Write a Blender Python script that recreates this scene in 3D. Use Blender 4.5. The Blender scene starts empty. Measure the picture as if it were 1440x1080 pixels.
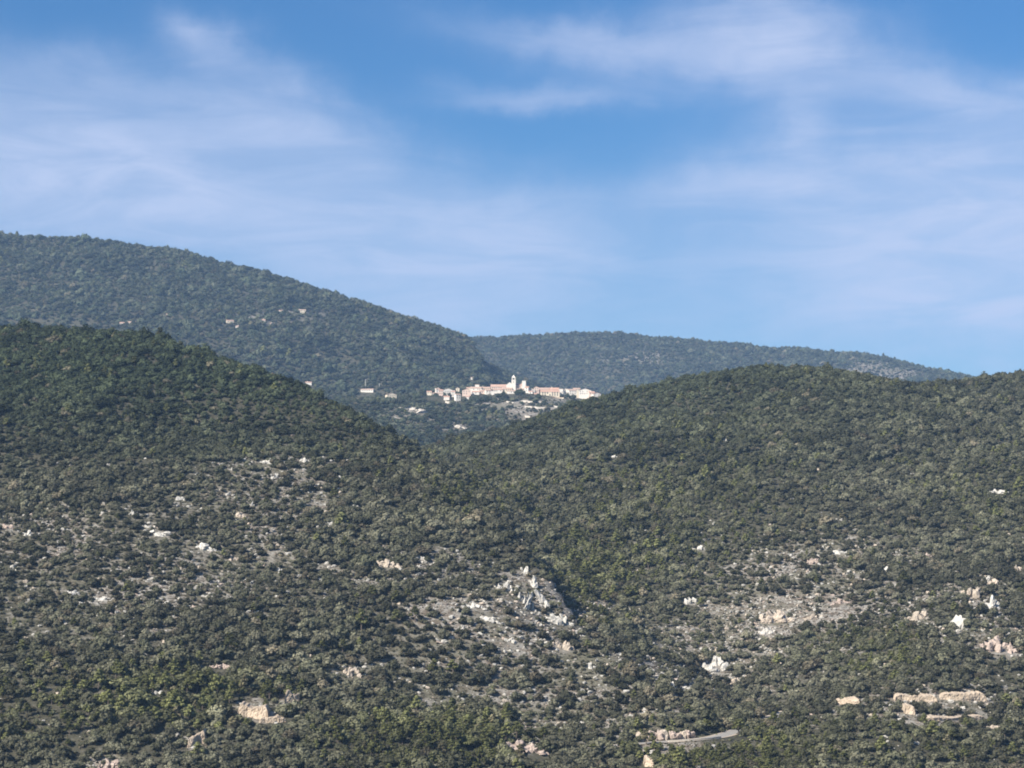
import bpy, bmesh, math, random
import numpy as np
from mathutils import Vector, Matrix, noise as mnoise

random.seed(7)
RNG = np.random.default_rng(11)
sc = bpy.context.scene
COL = sc.collection

# ------------------------------------------------------------------ camera
F = 3387.0                       # focal length in photo pixels (1440 wide)
PITCH = math.atan(260.0 / F)     # eye level lies at row 800 of the photo
CP, SP = math.cos(PITCH), math.sin(PITCH)
cam_d = bpy.data.cameras.new("camera")
cam = bpy.data.objects.new("camera", cam_d)
COL.objects.link(cam)
cam.location = (0, 0, 0)
cam.rotation_euler = (math.pi / 2 + PITCH, 0, 0)
cam_d.sensor_fit = 'HORIZONTAL'
cam_d.angle = 2 * math.atan(720.0 / F)
cam_d.clip_start = 1.0
cam_d.clip_end = 40000.0
sc.camera = cam

# ------------------------------------------------------------------ light
SUN_EL = math.radians(37.0)
SUN_AZ = math.radians(-131.0)    # clockwise from the view direction: behind the viewer, on the left
sun_dir = Vector((math.sin(SUN_AZ) * math.cos(SUN_EL), math.cos(SUN_AZ) * math.cos(SUN_EL), math.sin(SUN_EL)))
sun_d = bpy.data.lights.new("sun", 'SUN')
sun_d.energy = 5.0
sun_d.angle = math.radians(0.53)
sun_d.color = (1.0, 0.93, 0.83)
sun = bpy.data.objects.new("sun", sun_d)
COL.objects.link(sun)
sun.rotation_euler = (-sun_dir).to_track_quat('-Z', 'Y').to_euler()
sun.location = (0, 0, 900)

sc.view_settings.view_transform = 'Standard'
sc.view_settings.look = 'None'
sc.view_settings.exposure = 1.05
sc.view_settings.gamma = 1.0
sc.view_settings.use_curve_mapping = False
sc.cycles.use_denoising = True
sc.cycles.max_bounces = 4
sc.cycles.diffuse_bounces = 2
sc.cycles.glossy_bounces = 1
sc.cycles.transmission_bounces = 2
sc.cycles.volume_bounces = 1
sc.cycles.pixel_filter_type = 'BLACKMAN_HARRIS'
sc.cycles.filter_width = 1.9


class NT:
    """small helper around a node tree"""
    def __init__(self, tree):
        self.t = tree
        self.t.nodes.clear()
    def n(self, kind, **kw):
        nd = self.t.nodes.new(kind)
        for k, v in kw.items():
            setattr(nd, k, v)
        return nd
    def l(self, a, b):
        self.t.links.new(a, b)
    def val(self, sock, v):
        if hasattr(v, 'is_linked') or hasattr(v, 'links'):
            self.l(v, sock)
        else:
            sock.default_value = v
    def math(self, op, a, b=0.0, c=None, clamp=False):
        nd = self.n('ShaderNodeMath', operation=op, use_clamp=clamp)
        self.val(nd.inputs[0], a)
        self.val(nd.inputs[1], b)
        if c is not None:
            self.val(nd.inputs[2], c)
        return nd.outputs[0]
    def mix(self, f, a, b, blend='MIX'):
        nd = self.n('ShaderNodeMix', data_type='RGBA', blend_type=blend)
        self.val(nd.inputs[0], f)
        self.val(nd.inputs[6], a)
        self.val(nd.inputs[7], b)
        return nd.outputs[2]
    def noise(self, vec, scale, detail=4, rough=0.55, dist=0.0):
        nd = self.n('ShaderNodeTexNoise')
        if vec is not None:
            self.l(vec, nd.inputs['Vector'])
        nd.inputs['Scale'].default_value = scale
        nd.inputs['Detail'].default_value = detail
        nd.inputs['Roughness'].default_value = rough
        nd.inputs['Distortion'].default_value = dist
        return nd
    def ramp(self, f, a, b):
        nd = self.n('ShaderNodeMapRange', interpolation_type='SMOOTHSTEP')
        self.val(nd.inputs[0], f)
        nd.inputs[1].default_value = a
        nd.inputs[2].default_value = b
        return nd.outputs[0]


# ------------------------------------------------------------------ sky
world = bpy.data.worlds.new("World")
sc.world = world
world.use_nodes = True
w = NT(world.node_tree)
sky = w.n('ShaderNodeTexSky', sky_type='NISHITA')
sky.sun_disc = False
sky.sun_elevation = SUN_EL
sky.sun_rotation = SUN_AZ
sky.altitude = 200.0
sky.air_density = 1.0
sky.dust_density = 0.7
sky.ozone_density = 3.0
tc = w.n('ShaderNodeTexCoord')
sep = w.n('ShaderNodeSeparateXYZ')
w.l(tc.outputs['Generated'], sep.inputs[0])
az = w.math('ARCTAN2', sep.outputs[0], sep.outputs[1])
el = w.math('ARCSINE', sep.outputs[2])
U = w.math('MULTIPLY_ADD', az, 33.87, 7.2)        # degrees of sky in steps of 1.69
V = w.math('MULTIPLY_ADD', el, -33.87, 8.0)
cmb = w.n('ShaderNodeCombineXYZ')
w.l(U, cmb.inputs[0]); w.l(V, cmb.inputs[1])
warp = w.noise(cmb.outputs[0], 0.60, 9, 0.62)
wsep = w.n('ShaderNodeSeparateColor')
w.l(warp.outputs['Color'], wsep.inputs[0])
U2 = w.math('ADD', U, w.math('MULTIPLY_ADD', wsep.outputs[0], 1.9, -0.95))
V2 = w.math('ADD', V, w.math('MULTIPLY_ADD', wsep.outputs[1], 1.1, -0.55))
# thin cirrus sheets: centre, half size, tilt, opacity
CIRRUS = [
    (0.2, 2.45, 3.0, 1.05, 0.05, .86), (4.4, 2.0, 1.9, 0.55, 0.28, .66), (2.85, 0.62, 0.62, 0.36, 0.35, .62), (3.9, 1.35, 1.5, 0.35, 0.35, .30),
    (3.2, 3.0, 3.2, 0.75, 0.08, .62), (6.6, 3.6, 2.4, 0.85, -0.05, .62), (1.2, 1.25, 1.6, 0.4, 0.12, .40), (5.5, 4.3, 3.0, 0.5, 0.0, .30),
    (10.9, 0.80, 1.5, 0.68, 0.12, .92), (8.6, 0.66, 2.2, 0.30, 0.12, .55), (7.7, 1.34, 1.5, 0.20, 0.02, .50), (10.9, 0.1, 1.1, 0.45, 0.3, .50),
    (13.4, 1.5, 1.6, 0.40, 0.12, .66), (13.4, 2.8, 3.2, 0.95, 0.0, .84), (10.4, 2.65, 1.8, 0.32, -0.10, .55),
    (13.6, 4.2, 2.8, 0.95, 0.08, .86), (11.35, 1.9, 0.35, 0.62, 0.40, .50), (14.8, 3.4, 2.0, 0.9, 0.0, .60), (7.0, 4.6, 7.5, 1.1, 0.0, .42), (2.0, 2.9, 4.0, 0.9, 0.05, .45), (1.5, 2.2, 3.2, 0.8, 0.1, .40), (6.8, 3.6, 1.9, 0.7, 0.0, .35), (12.6, 3.2, 2.8, 1.3, 0.0, .45), (9.8, 0.9, 2.6, 0.45, 0.08, .30),
]
acc = None
for (cx, cy, rx, ry, th, op) in CIRRUS:
    dx = w.math('SUBTRACT', U2, cx)
    dy = w.math('SUBTRACT', V2, cy)
    a = w.math('ADD', w.math('MULTIPLY', dx, math.cos(th) / rx), w.math('MULTIPLY', dy, math.sin(th) / rx))
    b = w.math('ADD', w.math('MULTIPLY', dx, -math.sin(th) / ry), w.math('MULTIPLY', dy, math.cos(th) / ry))
    q = w.math('ADD', w.math('MULTIPLY', a, a), w.math('MULTIPLY', b, b))
    g = w.math('MULTIPLY', w.math('EXPONENT', w.math('MULTIPLY', w.math('POWER', q, 1.1), -1.0)), op)
    inv = w.math('SUBTRACT', 1.0, g)
    acc = inv if acc is None else w.math('MULTIPLY', acc, inv)
mask = w.math('SUBTRACT', 1.0, acc)
# the same kind of veil goes on round the rest of the sky
mp = w.n('ShaderNodeMapping')
w.l(tc.outputs['Generated'], mp.inputs[0])
mp.inputs['Scale'].default_value = (1.0, 1.0, 3.0)
veil = w.noise(mp.outputs[0], 2.3, 6, 0.55, 0.6)
away = w.ramp(w.math('ABSOLUTE', az), 0.26, 0.5)
up = w.ramp(el, 0.26, 0.45)
away = w.math('MAXIMUM', away, up)
vm = w.math('MULTIPLY', w.ramp(veil.outputs[0], 0.42, 0.75), w.math('MULTIPLY', away, 0.6))
mask = w.math('MAXIMUM', mask, vm)
# wispy streaks
mp2 = w.n('ShaderNodeMapping')
w.l(cmb.outputs[0], mp2.inputs[0])
mp2.inputs['Rotation'].default_value = (0, 0, -0.15)
mp2.inputs['Scale'].default_value = (0.40, 1.7, 1.0)
st = w.noise(mp2.outputs[0], 1.0, 7, 0.58, 0.9)
mask = w.math('MULTIPLY', mask, w.math('MULTIPLY_ADD', w.ramp(st.outputs[0], 0.28, 0.72), 0.40, 0.66), clamp=True)
mask = w.math('MULTIPLY', w.math('POWER', mask, 1.1), 0.98)
hsv = w.n('ShaderNodeHueSaturation')
w.l(sky.outputs[0], hsv.inputs['Color'])
hsv.inputs['Saturation'].default_value = 1.25
hsv.inputs['Value'].default_value = 1.0
skycol = w.mix(1.0, hsv.outputs[0], (0.50, 0.78, 1.0, 1), 'MULTIPLY')
SKY_STR = 0.052
cloud = w.mix(mask, skycol, (5.2, 6.0, 8.2, 1))
bg = w.n('ShaderNodeBackground')
w.l(cloud, bg.inputs[0])
bg.inputs[1].default_value = SKY_STR
wo = w.n('ShaderNodeOutputWorld')
w.l(bg.outputs[0], wo.inputs[0])


# ------------------------------------------------------------------ helpers: picture geometry
def ray(px, py):
    r = (px - 720.0) / F
    u = (540.0 - py) / F
    return np.array([r, CP - u * SP, SP + u * CP])


def at(px, py, y):
    d = ray(px, py)
    return d * (y / d[1])


def project(x, y, z):
    dep = np.maximum(y * CP + z * SP, 1e-3)
    return 720.0 + F * x / dep, 540.0 - F * (-y * SP + z * CP) / dep


# ------------------------------------------------------------------ helpers: noise on arrays
def _hash(ix, iy, seed):
    h = (ix.astype(np.int64) * 374761393 + iy.astype(np.int64) * 668265263 + seed * 974634777) & 0xffffffff
    h = ((h ^ (h >> 13)) * 1274126177) & 0xffffffff
    return ((h ^ (h >> 16)) & 0xffff) / 65535.0


def vnoise(x, y, seed=0):
    ix = np.floor(x); iy = np.floor(y)
    fx = x - ix; fy = y - iy
    fx = fx * fx * fx * (fx * (fx * 6 - 15) + 10); fy = fy * fy * fy * (fy * (fy * 6 - 15) + 10)
    a = _hash(ix, iy, seed); b = _hash(ix + 1, iy, seed); c = _hash(ix, iy + 1, seed); d = _hash(ix + 1, iy + 1, seed)
    return (a * (1 - fx) + b * fx) * (1 - fy) + (c * (1 - fx) + d * fx) * fy


def fbm(x, y, wl, octs=4, seed=0):
    s = 0.0; a = 1.0; t = 0.0
    for o in range(octs):
        s = s + a * (vnoise(x / wl * 2 ** o + 17.3 * o, y / wl * 2 ** o + 5.1 * o, seed + o) * 2 - 1)
        t += a; a *= 0.5
    return s / t


# ------------------------------------------------------------------ terrain
RIDGES = [
    # crest points (column, row, metres ahead), side slope, crest rounding
    ([(-900, 430, 2050), (-400, 452, 1900), (-100, 468, 1800), (0, 470, 1760), (90, 467, 1720), (170, 473, 1680), (250, 497, 1640), (340, 530, 1600),
      (430, 566, 1560), (500, 626, 1500), (560, 686, 1440), (640, 752, 1360), (740, 832, 1230), (830, 900, 1130), (930, 990, 1030), (1010, 1110, 900)], .31, 30),
    ([(480, 745, 2300), (580, 700, 2250), (660, 688, 2200), (760, 650, 2130), (850, 608, 2060), (930, 564, 1990), (1010, 531, 1930), (1080, 520, 1900),
      (1130, 520, 1890), (1190, 533, 1900), (1260, 546, 1930), (1340, 538, 1960), (1440, 530, 2000), (1700, 500, 2100), (2300, 470, 2300)], .31, 45),
    ([(1560, 640, 1700), (1460, 720, 1480), (1400, 805, 1330), (1340, 885, 1190), (1240, 985, 1050), (1110, 1085, 920)], .33, 30),
    ([(400, 592, 2850), (500, 612, 2550), (570, 646, 2250), (630, 690, 1980), (690, 748, 1720)], .42, 40),
    ([(300, 590, 3000), (430, 570, 3100), (520, 562, 3200), (600, 559, 3300), (680, 554, 3310), (740, 553, 3310), (800, 560, 3300), (850, 568, 3300),
      (950, 600, 3280), (1100, 650, 3260)], .30, 60),
    ([(-1500, 290, 4900), (-600, 305, 4850), (-200, 322, 4800), (0, 335, 4800), (110, 339, 4800), (215, 352, 4800), (300, 373, 4800), (400, 404, 4800),
      (500, 444, 4820), (555, 476, 4840), (600, 516, 4860), (640, 548, 4880), (672, 562, 4500), (700, 572, 4000), (715, 580, 3600)], .34, 60),
    ([(330, 436, 4640), (420, 444, 4500), (500, 480, 4250), (560, 525, 3950)], .36, 60),
    ([(200, 520, 6500), (560, 492, 6500), (640, 479, 6500), (700, 477, 6500), (760, 474, 6500), (860, 471, 6500), (940, 479, 6500), (1000, 485, 6480), (1100, 492, 6450),
      (1180, 498, 6430), (1250, 517, 6400), (1300, 535, 6380), (1335, 550, 6380), (1420, 580, 6350), (1700, 600, 6300)], .30, 120),
]
RIDGE_XYZ = [(np.array([at(*p) for p in pts]), s, r) for pts, s, r in RIDGES]
CAM_HILL = (np.array([[-3000, -260, 60], [-600, -70, 8], [0, -6, -1.4], [400, -60, 4], [3000, -300, 70.0]]), .30, 6)


def ridge_h(x, y, P, s, r, gul, back=None):
    best = np.full(x.shape, -1e9)
    sl = s
    if back:                                # a steeper flank behind the crest line
        B = np.array(back[1])
        sl = s + (back[0] - s) * np.clip((x - np.interp(y, B[:, 1], B[:, 0])) / 20.0, 0, 1)
    for i in range(len(P) - 1):
        a, b = P[i], P[i + 1]
        dx, dy = b[0] - a[0], b[1] - a[1]
        t = np.clip(((x - a[0]) * dx + (y - a[1]) * dy) / (dx * dx + dy * dy), 0, 1)
        qx = x - a[0] - t * dx; qy = y - a[1] - t * dy
        d = np.sqrt(qx * qx + qy * qy)
        z = a[2] + t * (b[2] - a[2]) - sl * (np.sqrt(d * d + r * r) - r) * (1 + 0.10 * gul) - np.minimum(d / 250.0, 1.0) * 14 * np.abs(gul)
        best = np.maximum(best, z)
    return best


def terrain(x, y):
    x = np.asarray(x, float); y = np.asarray(y, float)
    gul = fbm(x, y, 260.0, 3, 3)
    K = 6.0
    hs = [ridge_h(x, y, P, s, r, gul, (.62, P[::-1, :2]) if k == 0 else (.48, P[:-6:-1, :2]) if k == 5 else None) for k, (P, s, r) in enumerate(RIDGE_XYZ)]
    hs.append(ridge_h(x, y, *CAM_HILL, gul * 0))
    hs.append(-118 + 0.012 * y + 10 * fbm(x, y, 600.0, 3, 9))
    m = np.max(np.stack(hs), 0)
    acc = 0
    for h in hs:
        acc = acc + np.exp((h - m) / K)
    z = m + K * np.log(acc)
    far = np.clip((np.hypot(x, y) - 30) / 300, 0, 1)
    big = np.clip((y - 2500) / 2500, 0, 1)
    z = z + far * (1.6 * fbm(x, y, 60.0, 4, 21) + big * 4 * fbm(x, y, 180.0, 3, 31))
    return z


def axis(segs):
    out = []
    for a, b, st in segs:
        out.append(np.arange(a, b, st))
    out.append(np.array([segs[-1][1]]))
    return np.concatenate(out)


half = axis([(0, 460, 4), (460, 900, 9), (900, 1600, 22), (1600, 3000, 70), (3000, 7000, 250)])
GX = np.concatenate([-half[:0:-1], half])
GY = axis([(-1500, -100, 140), (-100, 60, 10), (60, 840, 20), (840, 1450, 3.5), (1450, 2350, 5), (2350, 3100, 14), (3100, 3450, 5), (3450, 5100, 14), (5100, 6700, 18), (6700, 11000, 150)])
XX, YY = np.meshgrid(GX, GY)
ZZ = terrain(XX, YY)


def height(x, y):
    x = np.asarray(x, float); y = np.asarray(y, float)
    i = np.clip(np.searchsorted(GX, x) - 1, 0, len(GX) - 2)
    j = np.clip(np.searchsorted(GY, y) - 1, 0, len(GY) - 2)
    tx = (x - GX[i]) / (GX[i + 1] - GX[i]); ty = (y - GY[j]) / (GY[j + 1] - GY[j])
    return (ZZ[j, i] * (1 - tx) + ZZ[j, i + 1] * tx) * (1 - ty) + (ZZ[j + 1, i] * (1 - tx) + ZZ[j + 1, i + 1] * tx) * ty


YS = np.concatenate([np.arange(500, 2500, 1.5), np.arange(2500, 9000, 4.0)])


def ground_at(px, py, ymin=500.0):
    """the point of the terrain seen in that direction"""
    d = ray(px, py)
    ys = YS[YS >= ymin]
    xs = d[0] / d[1] * ys; zs = d[2] / d[1] * ys
    hit = np.nonzero(height(xs, ys) >= zs)[0]
    if len(hit) == 0:
        return None
    k = hit[0]
    return np.array([xs[k], ys[k], float(height(xs[k], ys[k]))])


# ------------------------------------------------------------------ the road bed is cut into the slope
ROAD_PX = [(800, 1056), (840, 1052), (880, 1048), (935, 1044), (1000, 1040), (1025, 1032), (1060, 1019), (1090, 1008), (1110, 1001)]
rp = np.array([ground_at(*p) for p in ROAD_PX])
tt = np.linspace(0, len(rp) - 1, 90)
road_c = np.stack([np.interp(tt, np.arange(len(rp)), rp[:, k]) for k in range(3)], 1)
for k in range(3):                                   # round off the corners
    pad = np.concatenate([np.full(8, road_c[0, k]) + (np.arange(8) - 8) * (road_c[1, k] - road_c[0, k]), road_c[:, k],
                          np.full(8, road_c[-1, k]) + (np.arange(8) + 1) * (road_c[-1, k] - road_c[-2, k])])
    road_c[:, k] = np.convolve(pad, np.ones(17) / 17, 'valid')


def road_dist(x, y):
    x = np.asarray(x, float); y = np.asarray(y, float)
    best = np.full(x.shape, 1e9); zz = np.zeros(x.shape)
    for q in road_c:
        d = np.hypot(x - q[0], y - q[1])
        zz = np.where(d < best, q[2], zz)
        best = np.minimum(best, d)
    return best, zz


near = (XX > -80) & (XX < 220) & (YY > 880) & (YY < 1150)
rd, rz = road_dist(XX[near], YY[near])
bl = np.clip((rd - 5.0) / 6.0, 0, 1)
bl = bl * bl * (3 - 2 * bl)
ZZ[near] = (rz - 0.12) * (1 - bl) + ZZ[near] * bl

# ------------------------------------------------------------------ where the scrub is thin: (column, row, half width, half height, amount, min and max metres)
BARE = [
    (300, 880, 540, 240, .20, 850, 1500), (1150, 920, 420, 190, .20, 850, 1500), (960, 1052, 60, 9, .8, 850, 1100),
    (735, 868, 120, 55, .85, 900, 1300), (560, 800, 90, 32, .6, 900, 1400), (270, 755, 230, 85, .24, 900, 1500), (50, 745, 70, 42, .42, 900, 1500),
    (400, 690, 100, 62, .38, 900, 1500), (1120, 850, 125, 75, .50, 900, 1400), (1010, 935, 90, 52, .66, 900, 1400), (880, 965, 95, 48, .6, 900, 1300),
    (650, 930, 130, 80, .40, 900, 1300), (1360, 850, 75, 62, .5, 900, 1400), (1320, 985, 110, 26, .75, 900, 1200), (180, 850, 200, 60, .20, 900, 1300),
    (358, 1000, 30, 14, .9, 800, 1200), (405, 982, 12, 8, .9, 800, 1200), (277, 1044, 16, 10, .9, 800, 1200), (150, 1070, 22, 12, .9, 800, 1200), (800, 1010, 110, 34, .5, 900, 1300),
    (1060, 870, 60, 22, .8, 900, 1300), (765, 578, 75, 17, .95, 3000, 3300), (700, 568, 40, 8, .6, 3000, 3300), (600, 585, 60, 18, .55, 2800, 3300),
    (645, 600, 22, 12, .7, 2800, 3300), (1180, 780, 120, 40, .4, 1000, 1600), (940, 770, 60, 30, .25, 1200, 1700), (900, 505, 60, 10, .5, 5000, 6800), (1240, 520, 60, 14, .7, 5000, 6800), (400, 445, 70, 12, .45, 4000, 5000),
    (1250, 1010, 120, 18, .4, 900, 1200), (1410, 905, 40, 20, .6, 900, 1200), (500, 945, 40, 16, .5, 900, 1200), (740, 1045, 45, 14, .55, 850, 1100),
]


def bare_amount(x, y, z):
    px, py = project(x, y, z)
    keep = np.ones(np.shape(x))
    for (cx, cy, rx, ry, a, y0, y1) in BARE:
        q = ((px - cx) / rx) ** 2 + ((py - cy) / ry) ** 2
        keep = keep * (1 - a * np.exp(-q * q * 0.7) * ((y > y0) & (y < y1)))
    return 1 - keep


def patch(x, y):
    return np.clip(fbm(x, y, 17.0, 3, 51) * 1.0 + 0.5, 0, 1)


# ------------------------------------------------------------------ materials
def mat(name, build):
    m = bpy.data.materials.new(name)
    m.use_nodes = True
    t = NT(m.node_tree)
    out = t.n('ShaderNodeOutputMaterial')
    build(t, out)
    return m


def coords(t, kind='Object'):
    return t.n('ShaderNodeTexCoord').outputs[kind]


def principled(t, out, col, rough=0.9, spec=0.2, bump=None, bstr=0.4, bdist=0.3):
    p = t.n('ShaderNodeBsdfPrincipled')
    t.val(p.inputs['Base Color'], col)
    t.val(p.inputs['Roughness'], rough)
    p.inputs['Specular IOR Level'].default_value = spec
    if bump is not None:
        b = t.n('ShaderNodeBump')
        b.inputs['Strength'].default_value = bstr
        b.inputs['Distance'].default_value = bdist
        t.l(bump, b.inputs['Height'])
        t.l(b.outputs[0], p.inputs['Normal'])
    t.l(p.outputs[0], out.inputs[0])
    return p


def ground_mat(t, out):
    pos = t.n('ShaderNodeNewGeometry').outputs['Position']
    big = t.noise(pos, 0.03, 5, 0.6).outputs[0]
    mid = t.noise(pos, 0.22, 5, 0.65).outputs[0]
    fine = t.noise(pos, 1.3, 5, 0.7).outputs[0]
    soil = t.mix(t.ramp(mid, .35, .65), (.115, .093, .07, 1), (.185, .158, .128, 1))
    stone = t.mix(t.ramp(fine, .3, .7), (.15, .14, .125, 1), (.32, .30, .265, 1))
    dry = t.mix(t.ramp(fine, .35, .7), (.07, .072, .045, 1), (.13, .12, .08, 1))
    open_c = t.mix(t.ramp(t.math('ADD', mid, t.math('MULTIPLY', fine, .5)), .66, .86), soil, stone)
    open_c = t.mix(t.math('MULTIPLY', t.ramp(t.math('ADD', big, t.math('MULTIPLY', fine, .6)), .72, .95), .85), open_c, dry)
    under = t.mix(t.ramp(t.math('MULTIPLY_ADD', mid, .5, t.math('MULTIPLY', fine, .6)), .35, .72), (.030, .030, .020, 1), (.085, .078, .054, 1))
    at_ = t.n('ShaderNodeAttribute', attribute_name='bare')
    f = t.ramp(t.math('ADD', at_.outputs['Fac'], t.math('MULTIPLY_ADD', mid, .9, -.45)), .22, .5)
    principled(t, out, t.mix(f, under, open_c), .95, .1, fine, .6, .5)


def rock_builder(c0, c1, c2):
    def f(t, out):
        pos = t.n('ShaderNodeNewGeometry').outputs['Position']
        n1 = t.noise(pos, .35, 5, .65).outputs[0]
        mp = t.n('ShaderNodeMapping'); t.l(pos, mp.inputs[0]); mp.inputs['Scale'].default_value = (1.6, 1.6, .25)
        n2 = t.noise(mp.outputs[0], .9, 5, .7).outputs[0]
        n3 = t.noise(pos, 3.0, 4, .7).outputs[0]
        c = t.mix(t.ramp(n1, .35, .68), c0, c1)
        c = t.mix(t.math('MULTIPLY', t.ramp(n2, .52, .70), .75), c, c2)
        h = t.math('ADD', n3, t.math('MULTIPLY', n2, 1.5))
        principled(t, out, c, .9, .2, h, .8, .35)
    return f


def leaf_builder(source):
    def f(t, out):
        if source == 'instance':
            a = t.n('ShaderNodeAttribute', attribute_name='tint', attribute_type='INSTANCER').outputs['Color']
        else:
            a = t.n('ShaderNodeObjectInfo').outputs['Color']
        pos = t.n('ShaderNodeNewGeometry').outputs['Position']
        n = t.noise(pos, 1.1, 2, .6).outputs[0]
        v = t.math('MULTIPLY_ADD', t.ramp(n, .3, .7), .95, .55)
        h = t.n('ShaderNodeHueSaturation')
        t.l(a, h.inputs['Color']); t.l(v, h.inputs['Value'])
        d = t.n('ShaderNodeBsdfDiffuse'); t.l(h.outputs[0], d.inputs[0])
        tr = t.n('ShaderNodeBsdfTranslucent')
        t.l(t.mix(1.0, h.outputs[0], (1.2, 1.25, .6, 1), 'MULTIPLY'), tr.inputs[0])
        m = t.n('ShaderNodeMixShader'); m.inputs[0].default_value = .10
        t.l(d.outputs[0], m.inputs[1]); t.l(tr.outputs[0], m.inputs[2])
        t.l(m.outputs[0], out.inputs[0])
    return f


def noisy(c0, c1, scale, rough=.9, bstr=.3, bdist=.1, spec=.2):
    def f(t, out):
        pos = t.n('ShaderNodeNewGeometry').outputs['Position']
        n = t.noise(pos, scale, 5, .65).outputs[0]
        principled(t, out, t.mix(t.ramp(n, .3, .7), c0, c1), rough, spec, n, bstr, bdist)
    return f


def tile_mat(t, out):
    oc = coords(t, 'Object')
    wv = t.n('ShaderNodeTexWave', wave_type='BANDS', bands_direction='X')
    t.l(oc, wv.inputs[0]); wv.inputs['Scale'].default_value = 1.4; wv.inputs['Distortion'].default_value = .4
    n = t.noise(oc, .8, 4, .7).outputs[0]
    rnd = t.n('ShaderNodeObjectInfo').outputs['Random']
    c = t.mix(t.ramp(n, .3, .7), (.44, .25, .18, 1), (.55, .36, .28, 1))
    c = t.mix(t.math('MULTIPLY', rnd, .9), c, (.40, .31, .25, 1))
    c = t.mix(t.math('MULTIPLY', wv.outputs['Fac'], .3), c, (.26, .12, .08, 1))
    principled(t, out, c, .9, .2, wv.outputs['Fac'], .5, .08)


M = {
    'ground': mat('hillside_ground', ground_mat),
    'rock': mat('limestone', rock_builder((.50, .475, .42, 1), (.34, .325, .295, 1), (.15, .145, .135, 1))),
    'crag': mat('pale_limestone_crag', rock_builder((.54, .515, .46, 1), (.38, .365, .33, 1), (.15, .145, .135, 1))),
    'rock_tan': mat('tan_rock', rock_builder((.48, .41, .33, 1), (.38, .32, .255, 1), (.20, .16, .12, 1))),
    'rock_pink': mat('pink_rock', rock_builder((.44, .35, .29, 1), (.34, .28, .24, 1), (.18, .14, .12, 1))),
    'earth': mat('tan_earth', rock_builder((.50, .41, .31, 1), (.40, .32, .235, 1), (.24, .18, .13, 1))),
    'leaf_i': mat('foliage', leaf_builder('instance')),
    'leaf_o': mat('tree_foliage', leaf_builder('object')),
    'bark': mat('bark', noisy((.07, .055, .045, 1), (.14, .115, .095, 1), 3.0)),
    'white': mat('white_render', noisy((.56, .52, .45, 1), (.66, .62, .56, 1), .6, .9, .1)),
    'cream': mat('cream_render', noisy((.56, .48, .36, 1), (.64, .56, .43, 1), .6, .9, .1)),
    'pinkwall': mat('pink_render', noisy((.52, .39, .32, 1), (.60, .48, .40, 1), .6, .9, .1)),
    'stonewall': mat('rubble_stone', noisy((.36, .32, .27, 1), (.55, .50, .43, 1), 1.8, .9, .6, .15)),
    'tile': mat('clay_tile', tile_mat),
    'glass': mat('window_glass', lambda t, o: principled(t, o, (.035, .04, .05, 1), .15, .5)),
    'wood': mat('painted_wood', noisy((.16, .11, .08, 1), (.24, .17, .12, 1), 4.0)),
    'bronze': mat('bronze', lambda t, o: principled(t, o, (.10, .08, .05, 1), .4, .5)),
    'asphalt': mat('asphalt', noisy((.20, .19, .175, 1), (.28, .265, .24, 1), .8)),
    'parapet': mat('pale_masonry', noisy((.46, .40, .32, 1), (.60, .54, .45, 1), 1.4, .9, .5, .1)),
    'gravel': mat('roadside_gravel', noisy((.30, .25, .19, 1), (.44, .37, .29, 1), 1.2, .95, .6, .1)),
    'pole': mat('weathered_pole', noisy((.42, .40, .37, 1), (.55, .53, .49, 1), 2.0)),
}


# ------------------------------------------------------------------ object helpers
def link(o, parent=None):
    COL.objects.link(o)
    if parent is not None:
        o.parent = parent
    return o


def obj(name, me, parent=None, loc=None, rotz=0.0, scale=None):
    o = bpy.data.objects.new(name, me)
    if loc is not None:
        o.location = loc
    o.rotation_euler = (0, 0, rotz)
    if scale is not None:
        o.scale = scale
    return link(o, parent)


def tag(o, label=None, cat=None, group=None, kind=None):
    for k, v in (('label', label), ('category', cat), ('group', group), ('kind', kind)):
        if v:
            o[k] = v
    return o


def thing(name, label, cat, loc, rotz=0.0, group=None):
    o = bpy.data.objects.new(name, None)
    o.empty_display_size = 1.0
    o.location = loc
    o.rotation_euler = (0, 0, rotz)
    link(o)
    return tag(o, label, cat, group)


def mesh(name, verts, faces, mats, mi=None, smooth=False):
    me = bpy.data.meshes.new(name)
    me.from_pydata([tuple(v) for v in verts], [], [tuple(f) for f in faces])
    for m in mats:
        me.materials.append(m)
    if mi is not None:
        me.polygons.foreach_set('material_index', np.array(mi, dtype=np.int32))
    if smooth:
        me.polygons.foreach_set('use_smooth', np.ones(len(me.polygons), dtype=bool))
    me.update()
    return me


class MB:
    """collects boxes and prisms into one mesh"""
    def __init__(self):
        self.v, self.f, self.m = [], [], []
    def add(self, v, f, m=0):
        o = len(self.v)
        self.v += [tuple(p) for p in v]
        self.f += [tuple(i + o for i in q) for q in f]
        self.m += [m] * len(f)
    def box(self, x0, x1, y0, y1, z0, z1, m=0):
        self.add([(x0, y0, z0), (x1, y0, z0), (x1, y1, z0), (x0, y1, z0), (x0, y0, z1), (x1, y0, z1), (x1, y1, z1), (x0, y1, z1)],
                 [(0, 3, 2, 1), (4, 5, 6, 7), (0, 1, 5, 4), (1, 2, 6, 5), (2, 3, 7, 6), (3, 0, 4, 7)], m)
    def mesh(self, name, mats):
        return mesh(name, self.v, self.f, mats, self.m)


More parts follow.
